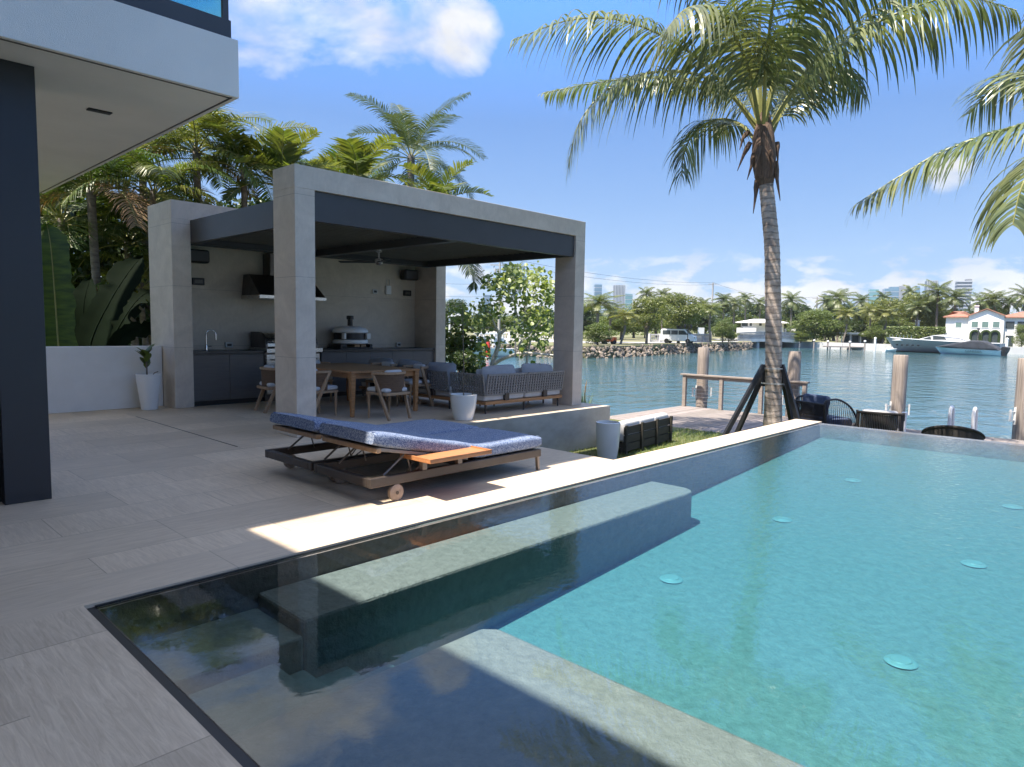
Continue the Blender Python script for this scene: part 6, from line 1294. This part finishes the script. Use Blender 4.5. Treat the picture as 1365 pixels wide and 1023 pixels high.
q.build('leaves', m_leafm, hd); q = MB(); q.extr([(-4.6, 0), (4.8, 0), (4.8, hh-0.15), (-4.6, hh-0.15)], hd_*-0.75, hu, (0, 0, 1), hd_, 1.5); q.build('inner_growth', m_leafd, hd)
# white house at the bridge
k3 = 190/FPX*cos2(1010); W1 = Bld('white_house', 'white modern house with a flat hipped roof behind the bridge', 1010, 190, ZP); wx = lambda px: (px-1010)*k3; wy = lambda py: far(1010, py, 190).z-ZP
W1.box('wall', wx(990), wx(1044), 0, 9, 0, wy(430.3), m_white); W1.hip('roof', wx(984), wx(1046), -1, 10, wy(430), wy(425.2), m_white, 0.8, 4.5); W1.box('balcony', wx(982), wx(1008), -2.5, -0.02, wy(446), wy(437.5), m_white); W1.box('side_wing', wx(1046), wx(1060), 2, 8, 0, wy(438), m_white)
W1.win(wx(988), wx(996.5), wy(435.5), wy(430.8)); W1.win(wx(999), wx(1002), wy(435), wy(431)); W1.win(wx(1011.5), wx(1015), wy(434.5), wy(431)); W1.win(wx(1019), wx(1021), wy(447), wy(443)); W1.win(wx(1048), wx(1058), wy(446), wy(441), 2.0)
# low house with white flat roof
k4 = 156/FPX*cos2(1148); W2 = Bld('low_house', 'low house with a wide white flat roof and dark openings behind the far dock', 1148, 156, ZP-0.25); lx = lambda px: (px-1148)*k4; ly = lambda py: far(1148, py, 156).z-(ZP-0.25)
W2.box('wall', lx(1124), lx(1178), 0, 6, 0, ly(446.3), m_concg); W2.box('roof', lx(1119), lx(1182), -1.2, 7, ly(446.2), ly(443.8), m_white)
for a in (1122, 1134, 1147, 1163): W2.box('column', lx(a), lx(a+1.5), -1.0, -0.8, 0, ly(446.2), m_white)
for a, b_ in ((1126, 1132), (1137, 1145), (1150, 1161)): W2.win(lx(a), lx(b_), 0.3, ly(448), 0, m_win, m_concg)
# boat house at left
W3 = Bld('boat_house', 'white flat roofed boat house at the marina seen beside the kitchen pier', 600, 92, ZP); bx_ = lambda px: (px-600)*92/FPX; by_ = lambda py: far(600, py, 92).z-ZP
W3.box('roof', bx_(570), bx_(616), -2, 5, by_(423), by_(418.5), m_white); W3.box('wall', bx_(570), bx_(590), 0, 5, 0, by_(423.2), m_white)
for a in (598, 613): W3.box('column', bx_(a), bx_(a)+0.22, -1.8, -1.6, 0, by_(423.2), m_white)
# towers far away
m_twb = M('blue_glass_tower', (0.15, 0.27, 0.36), 0.15, var=0.15, scale=0.02); m_twt = M('teal_glass_tower', (0.17, 0.38, 0.40), 0.15, var=0.15, scale=0.02); m_twg = M('grey_tower', (0.22, 0.23, 0.25), 0.6, var=0.08, scale=0.02); m_twd = M('dark_tower', (0.12, 0.15, 0.19), 0.3, var=0.1, scale=0.02); m_band = M('tower_band', (0.46, 0.47, 0.48), 0.6, var=0.05)
def tower(label, px0, px1, topy, dist, m, style, steps=()):
    T = Bld('tower_block', label, (px0+px1)/2, dist, -2.0, 12); T.t['group'] = 'towers on the skyline'; wd = (px1-px0)*dist/FPX*cos2(px0); top = far((px0+px1)/2, topy, dist).z+2; T.box('facade', -wd/2, wd/2, 0, wd*0.8, 0, top, m)
    q = MB()
    if style == 'v':
        n = 7
        for i in range(n): u_ = -wd/2+wd*(i+0.5)/n; q.add([T.P(u, dd, w) for w in (0, top+1) for u, dd in ((u_-wd*.03, -1.2), (u_+wd*.03, -1.2), (u_+wd*.03, 0), (u_-wd*.03, 0))], [(0, 3, 2, 1), (4, 5, 6, 7), (0, 1, 5, 4), (1, 2, 6, 5), (2, 3, 7, 6), (3, 0, 4, 7)])
    elif style == 'h':
        z = 8
        while z < top: q.add([T.P(u, dd, w) for w in (z, z+1.6) for u, dd in ((-wd/2-.6, -1.2), (wd/2+.6, -1.2), (wd/2+.6, wd*.8), (-wd/2-.6, wd*.8))], [(0, 3, 2, 1), (4, 5, 6, 7), (0, 1, 5, 4), (1, 2, 6, 5), (2, 3, 7, 6), (3, 0, 4, 7)]); z += 5.2
    else:
        z = 10
        while z < top: q.add([T.P(u, dd, w) for w in (z, z+0.8) for u, dd in ((-wd/2-.2, -.3), (wd/2+.2, -.3), (wd/2+.2, wd*.8), (-wd/2-.2, wd*.8))], [(0, 3, 2, 1), (4, 5, 6, 7), (0, 1, 5, 4), (1, 2, 6, 5), (2, 3, 7, 6), (3, 0, 4, 7)]); z += 9
    q.build('floor_bands' if style != 'v' else 'facade_fins', m_band, T.t)
    for u0, u1, ty in steps: T.box('roof_block', u0*wd, u1*wd, wd*.1, wd*.7, top, far((px0+px1)/2, ty, dist).z+2, m)
tower('slim blue tower left of the striped white tower', 791.5, 801, 379.5, 1500, m_twb, 'g'); tower('white tower with vertical stripes right of the pergola column', 818, 832, 380.5, 1400, m_twg, 'v'); tower('short teal tower beside the striped white tower', 832.5, 842, 392, 1450, m_twt, 'g'); tower('pale blue tower seen under the pergola roof', 645, 654, 393.5, 1700, m_twb, 'g')
tower('low dark tower above the mangrove', 1096, 1105, 393, 1600, m_twd, 'h', ((-.5, -.1, 391.5),)); tower('teal glass tower left of the wide blue tower', 1156, 1168.5, 386, 1500, m_twt, 'g'); tower('wide blue glass tower on the skyline', 1176, 1195, 385, 1500, m_twb, 'g', ((-.1, .5, 382.5),)); tower('pair of thin grey towers beside the wide blue tower', 1195.5, 1204, 381.5, 1600, m_twg, 'v'); tower('short blue tower right of the thin grey towers', 1217, 1223, 382, 1600, m_twb, 'g')
tower('dark tower with a flat top above the hedge', 1231, 1246.5, 374.5, 1400, m_twd, 'v'); tower('tallest grey banded tower left of the villa', 1272, 1291.5, 375, 1300, m_twg, 'h', ((.12, .5, 372.3),)); tower('grey banded tower cut by the right edge', 1361, 1376, 399, 1300, m_twg, 'h'); tower('low white block between the skyline towers', 1140, 1155, 397, 1500, m_band, 'g')

# ---- boats
def hull(q, L_, B, f0, f1, dr=0.35, n=26, flare=0.25, stern=0.85):     # bow at +x = L, stern at 0 ; z = 0 on the water
    vs = []; rows = 7
    for i in range(n):
        t = i/(n-1); x = L_*t; w = B/2*(stern+(1-stern)*min(1, t*3))*(1-max(0, (t-0.45)/0.55)**2.3); sh = f0+(f1-f0)*t**1.6; kx = x-max(0, t-0.8)*L_*0.10
        for s in (-1, 1):
            for r in range(rows):
                u_ = r/(rows-1); yy = s*w*(u_**(0.45+flare*2*t)); z = -dr*(1-t**3)+(sh+dr*(1-t**3))*u_**(1.35-0.35*t) ; xx = x-(1-u_)*L_*0.10*max(0, (t-0.55)/0.45)**2; vs.append((xx, yy, z))
    fs = []
    W_ = rows*2
    for i in range(n-1):
        for s in (0, rows):
            for r in range(rows-1): fs.append((i*W_+s+r, (i+1)*W_+s+r, (i+1)*W_+s+r+1, i*W_+s+r+1))
        fs.append((i*W_+rows-1, (i+1)*W_+rows-1, (i+1)*W_+2*rows-1, i*W_+2*rows-1))        # deck
    fs.append(tuple(list(range(0, rows)) + list(range(2*rows-1, rows-1, -1)))); q.add(vs, fs)
m_silver = M('silver_hull', (0.43, 0.405, 0.385), 0.5, var=0.06, scale=0.4, spec=0.3); m_boatw = M('white_gelcoat', (0.80, 0.80, 0.78), 0.3, var=0.03, coat=0.3); m_pblue = M('pale_blue_hull', (0.56, 0.66, 0.72), 0.3, var=0.04, coat=0.4); m_canvas = M('dark_canvas', (0.045, 0.05, 0.062), 0.85, var=0.2, scale=1.5, bump=1, bscale=3)
yb = far(1336, 470, 137); ya = far(1180, 466, 141); yv = Vector((ya.x-yb.x, ya.y-yb.y, 0)); YL = yv.length
ya_ = thing('motor_yacht', 'long silver and white motor yacht moored in front of the villa', 'yacht', (yb.x, yb.y, ZW), math.atan2(yv.y, yv.x)); kk = 139/FPX*cos2(1260)**0.5; s_ = YL/158.0
q = MB(); hull(q, YL, 5.6, 1.9, 2.55, 0.6); q.build('hull', m_silver, ya_, smooth=True)
q = MB(); hull(q, YL*0.995, 5.66, 0.16, 0.18, 0.3); q.build('boot_stripe', m_black, ya_, smooth=True)
q = MB(); q.tube([(YL*t, sd*(5.6/2*(0.85+0.15*min(1, t*3))*(1-max(0, (t-0.45)/0.55)**2.3)), 1.92+(2.57-1.92)*t**1.6) for sd in (1,) for t in [i/20 for i in range(20)]], 0.07, 6); q.build('rub_rail', m_boatw, ya_)
xs = lambda px: (1336-px)*s_
def sec(name, pts, y, m, bev=0.0):
    q = MB(); q.extr([(xs(px), (468-py)*kk*1.0) for px, py in pts], (0, -y, 0), (1, 0, 0), (0, 0, 1), (0, 1, 0), 2*y); return q.build(name, m, ya_, bevel=bev)
sec('coachroof', [(1312, 456), (1225, 452), (1232, 449.5), (1250, 444.6), (1275, 444.2), (1296, 452), (1310, 455)], 1.85, m_boatw, 0.12)
sec('windscreen', [(1232, 450.5), (1246, 446.0), (1247.5, 450.5)], 1.88, m_win); sec('side_window', [(1249.5, 450.5), (1249.5, 445.6), (1263, 445.2), (1268, 450)], 1.88, m_win)
sec('hardtop', [(1247, 444.9), (1262, 443.6), (1283, 445.2), (1292, 450), (1284, 447.6)], 1.95, m_boatw, 0.03)
sec('foredeck', [(1228, 453), (1190, 452.8), (1205, 450.5), (1226, 450.6)], 1.5, m_boatw, 0.1)
for px in (1200, 1208, 1216, 1224, 1232): q = MB(); q.lathe([(0.02, -0.02), (0.14, -0.02), (0.14, 0.02), (0.02, 0.02)], n=14); w = q.build('porthole', m_black, ya_); w.location = (xs(px), 2.72-max(0, (1225-px)*0.03), 1.25); w.rotation_euler = (R(90), 0, 0); w.scale = (1.5, 1, 1)
q = MB()
for px in range(1184, 1226, 6): t = xs(px)/YL; q.tube([(xs(px), (2.7*(1-max(0, (t-0.45)/0.55)**2.3)), 2.3), (xs(px), (2.6*(1-max(0, (t-0.45)/0.55)**2.3)), 3.0)], 0.025, 5)
q.build('bow_rail', m_chrome, ya_)
q = MB(); q.tube([(xs(1304), -0.4, 2.2), (xs(1304), -0.4, 4.2)], 0.08, 6); q.bar((xs(1300), -0.4, 3.4), (xs(1308), -0.4, 3.4), 0.15, 0.1); q.lathe([(0.25, 0), (0.25, 0.2), (0.05, 0.3)], (xs(1304), -0.4, 4.1), 10); q.build('radar_mast', m_steeld, ya_)
sb_ = far(1336, 472, 131); sa_ = far(1246, 470, 133); sv = Vector((sa_.x-sb_.x, sa_.y-sb_.y, 0)); SL = sv.length
sb2 = thing('speedboat', 'pale blue speedboat under a dark canvas cover moored beside the yacht', 'speedboat', (sb_.x, sb_.y, ZW), math.atan2(sv.y, sv.x))
q = MB(); hull(q, SL, 3.2, 0.85, 1.15, 0.4); q.build('hull', m_pblue, sb2, smooth=True)
q = MB(); q.extr([(0.2, 0.86), (SL*0.97, 1.16), (SL*0.75, 1.7), (SL*0.42, 2.35), (SL*0.25, 2.3), (SL*0.06, 1.3)], (0, -1.45, 0), (1, 0, 0), (0, 0, 1), (0, 1, 0), 2.9); q.build('canvas_cover', m_canvas, sb2, bevel=0.25, seg=3)
for y in (-0.7, 0.0, 0.7):
    q = MB(); q.extr([(-0.1, 0.3), (0.05, 1.35), (-0.25, 1.5), (-0.85, 1.35), (-0.75, 0.8), (-0.5, 0.3), (-0.45, -0.3), (-0.25, -0.3)], (0, y-0.22, 0), (1, 0, 0), (0, 0, 1), (0, 1, 0), 0.44); q.build('outboard_motor', m_black, sb2, bevel=0.06)
wr = lambda seed: random.Random(seed)
q = MB(); rz = wr(3)                                          # a run of dark script strokes along the hull
for i in range(7):
    u0 = SL*0.50-i*0.33; q.tube([(u0, 1.62, 0.40), (u0-0.10, 1.625, 0.78), (u0-0.2, 1.625, 0.42), (u0-0.30, 1.62, 0.60)], 0.03, 4)
q.build('hull_lettering', m_black, sb2)
dn = far(1187, 466.5, 136); dg = thing('dinghy', 'small white dinghy floating at the bow of the yacht', 'dinghy', (dn.x, dn.y, ZW), ROT+R(10)); q = MB(); hull(q, 2.6, 1.2, 0.45, 0.62, 0.2, 14); q.v = [(x-1.3, y, z) for x, y, z in q.v]; q.build('hull', m_boatw, dg, smooth=True); q = MB(); q.box(-0.5, -0.3, 0.4, 0.3, 0.3, 0.85); q.build('seat', m_boatw, dg, bevel=0.1)
def motorboat(label, px, dist, L_, turn, col, nm='motorboat'):
    p = at(px, dist, ZW); b_ = thing(nm, label, 'boat', p, ROT+R(turn), 'boats at the marina'); q = MB(); hull(q, L_, L_*0.3, 0.9, 1.35, 0.3, 18); q.v = [(x-L_/2, y, z) for x, y, z in q.v]; q.build('hull', m_boatw, b_, smooth=True)
    q = MB(); q.extr([(-0.8, 0.9), (1.4, 1.1), (0.9, 1.75), (0.5, 2.15), (-0.7, 2.15)], (0, -L_*0.1, 0), (1, 0, 0), (0, 0, 1), (0, 1, 0), L_*0.2); q.build('cabin', m_boatw, b_, bevel=0.06); q = MB(); q.extr([(-0.55, 1.35), (0.95, 1.35), (0.5, 1.95), (-0.55, 1.95)], (0, -L_*0.1-0.02, 0), (1, 0, 0), (0, 0, 1), (0, 1, 0), L_*0.2+0.04); q.build('window', col, b_)
    q = MB(); q.box(-1.9, -L_*0.11, 2.45, 0.7, L_*0.11, 2.55)
    for x in (-1.7, 0.5):
        for y in (-L_*0.1, L_*0.1): q.tube([(x, y, 0.9), (x, y, 2.46)], 0.04, 5)
    q.build('canopy', m_boatw, b_); return b_
motorboat('white motorboat with blue windows left of the sea grape trunk', 641, 74, 7.5, 190, m_twb); motorboat('white motorboat partly hidden by the sea grape trunk', 664, 79, 6.5, 10, m_twb)
bu = thing('red_buoy', 'tall red buoy beside the moored white motorboat', 'buoy', at(651, 71, ZW)); q = MB(); hb = far(651, 449, 71).z-ZW; q.lathe([(0.22, -0.2), (0.26, 0.3), (0.24, hb*0.6), (0.10, hb*0.95), (0.02, hb)], n=14); q.build('body', M('red_paint', (0.62, 0.05, 0.03), 0.4), bu, smooth=True); q = MB(); q.lathe([(0.27, 0.0), (0.27, 0.12)], n=14); q.build('collar', m_boatw, bu)
# seawall and small docks of the gardens
sw = thing('seawall', 'low pale seawall along the far garden shore', 'wall', at(1064, 153.4, ZW)); pts = [at(px, ds-0.3) for px, ds in ((1066, 154), (1090, 150), (1125, 146), (1190, 143), (1300, 144), (1400, 147))]; q = MB()
for a, b_ in zip(pts, pts[1:]): o_ = sw.location; q.bar(Vector((a.x-o_.x, a.y-o_.y, 0.62)), Vector((b_.x-o_.x, b_.y-o_.y, 0.62)), 0.5, 1.3)
q.build('wall_face', m_conc, sw)
fd = thing('far_dock', 'small dark dock below the low white roofed house', 'dock', at(1126, 143.5, ZW)); q = MB(); q.obox((0, 0, 0.55), 7.0, 2.2, 0.2, Matrix((RT, FW, Vector((0, 0, 1)))).transposed()); q.build('planks', m_dockw, fd)
q = MB()
for k in (-3, -1, 1, 3): q.tube([RT*k-FW*0.9+Vector((0, 0, -1)), RT*k-FW*0.9+Vector((0, 0, 0.5))], 0.12, 8)
q.build('support_post', m_pile, fd)
for px, ty, ds, lb in ((1086, 454, 147, 'thin mooring post left of the small far dock'), (1104.5, 455, 142, 'mooring post at the left end of the small far dock'), (1134, 456, 141, 'mooring post at the right end of the small far dock'), (1154, 455, 141, 'mooring post in front of the low house'), (1167.5, 451, 139, 'white mooring post left of the yacht bow'), (1343.5, 452, 133, 'white mooring post at the yacht stern')):
    p = at(px, ds, ZW); h = far(px, ty, ds).z-ZW; mp_ = thing('mooring_post', lb, 'mooring post', p, 0, 'mooring posts across the water'); q = MB(); q.tube([(0, 0, -1), (0, 0, h-0.08)], 0.20 if 'white' in lb else 0.14, 10); q.build('post', m_boatw if 'white' in lb else m_pile, mp_, smooth=True); q = MB(); q.lathe([(0.24, h-0.08), (0.24, h), (0.05, h+0.18)], n=10); q.build('cap', m_boatw, mp_)

# ---------------------------------------------------------------- the air: far things fade a little
hz = MB(); hz.box(-700, -700, -5, 2300, 2300, 260); hm = bpy.data.materials.new('haze'); hm.use_nodes = True; hn = hm.node_tree.nodes; hn.remove(hn['Principled BSDF'])
pv = hn.new('ShaderNodeVolumePrincipled'); pv.inputs['Color'].default_value = (0.80, 0.90, 1.0, 1); pv.inputs['Density'].default_value = 0.00011; pv.inputs['Anisotropy'].default_value = 0.1
hm.node_tree.links.new(pv.outputs[0], hn['Material Output'].inputs['Volume']); tag(hz.build('haze', hm), kind='stuff')
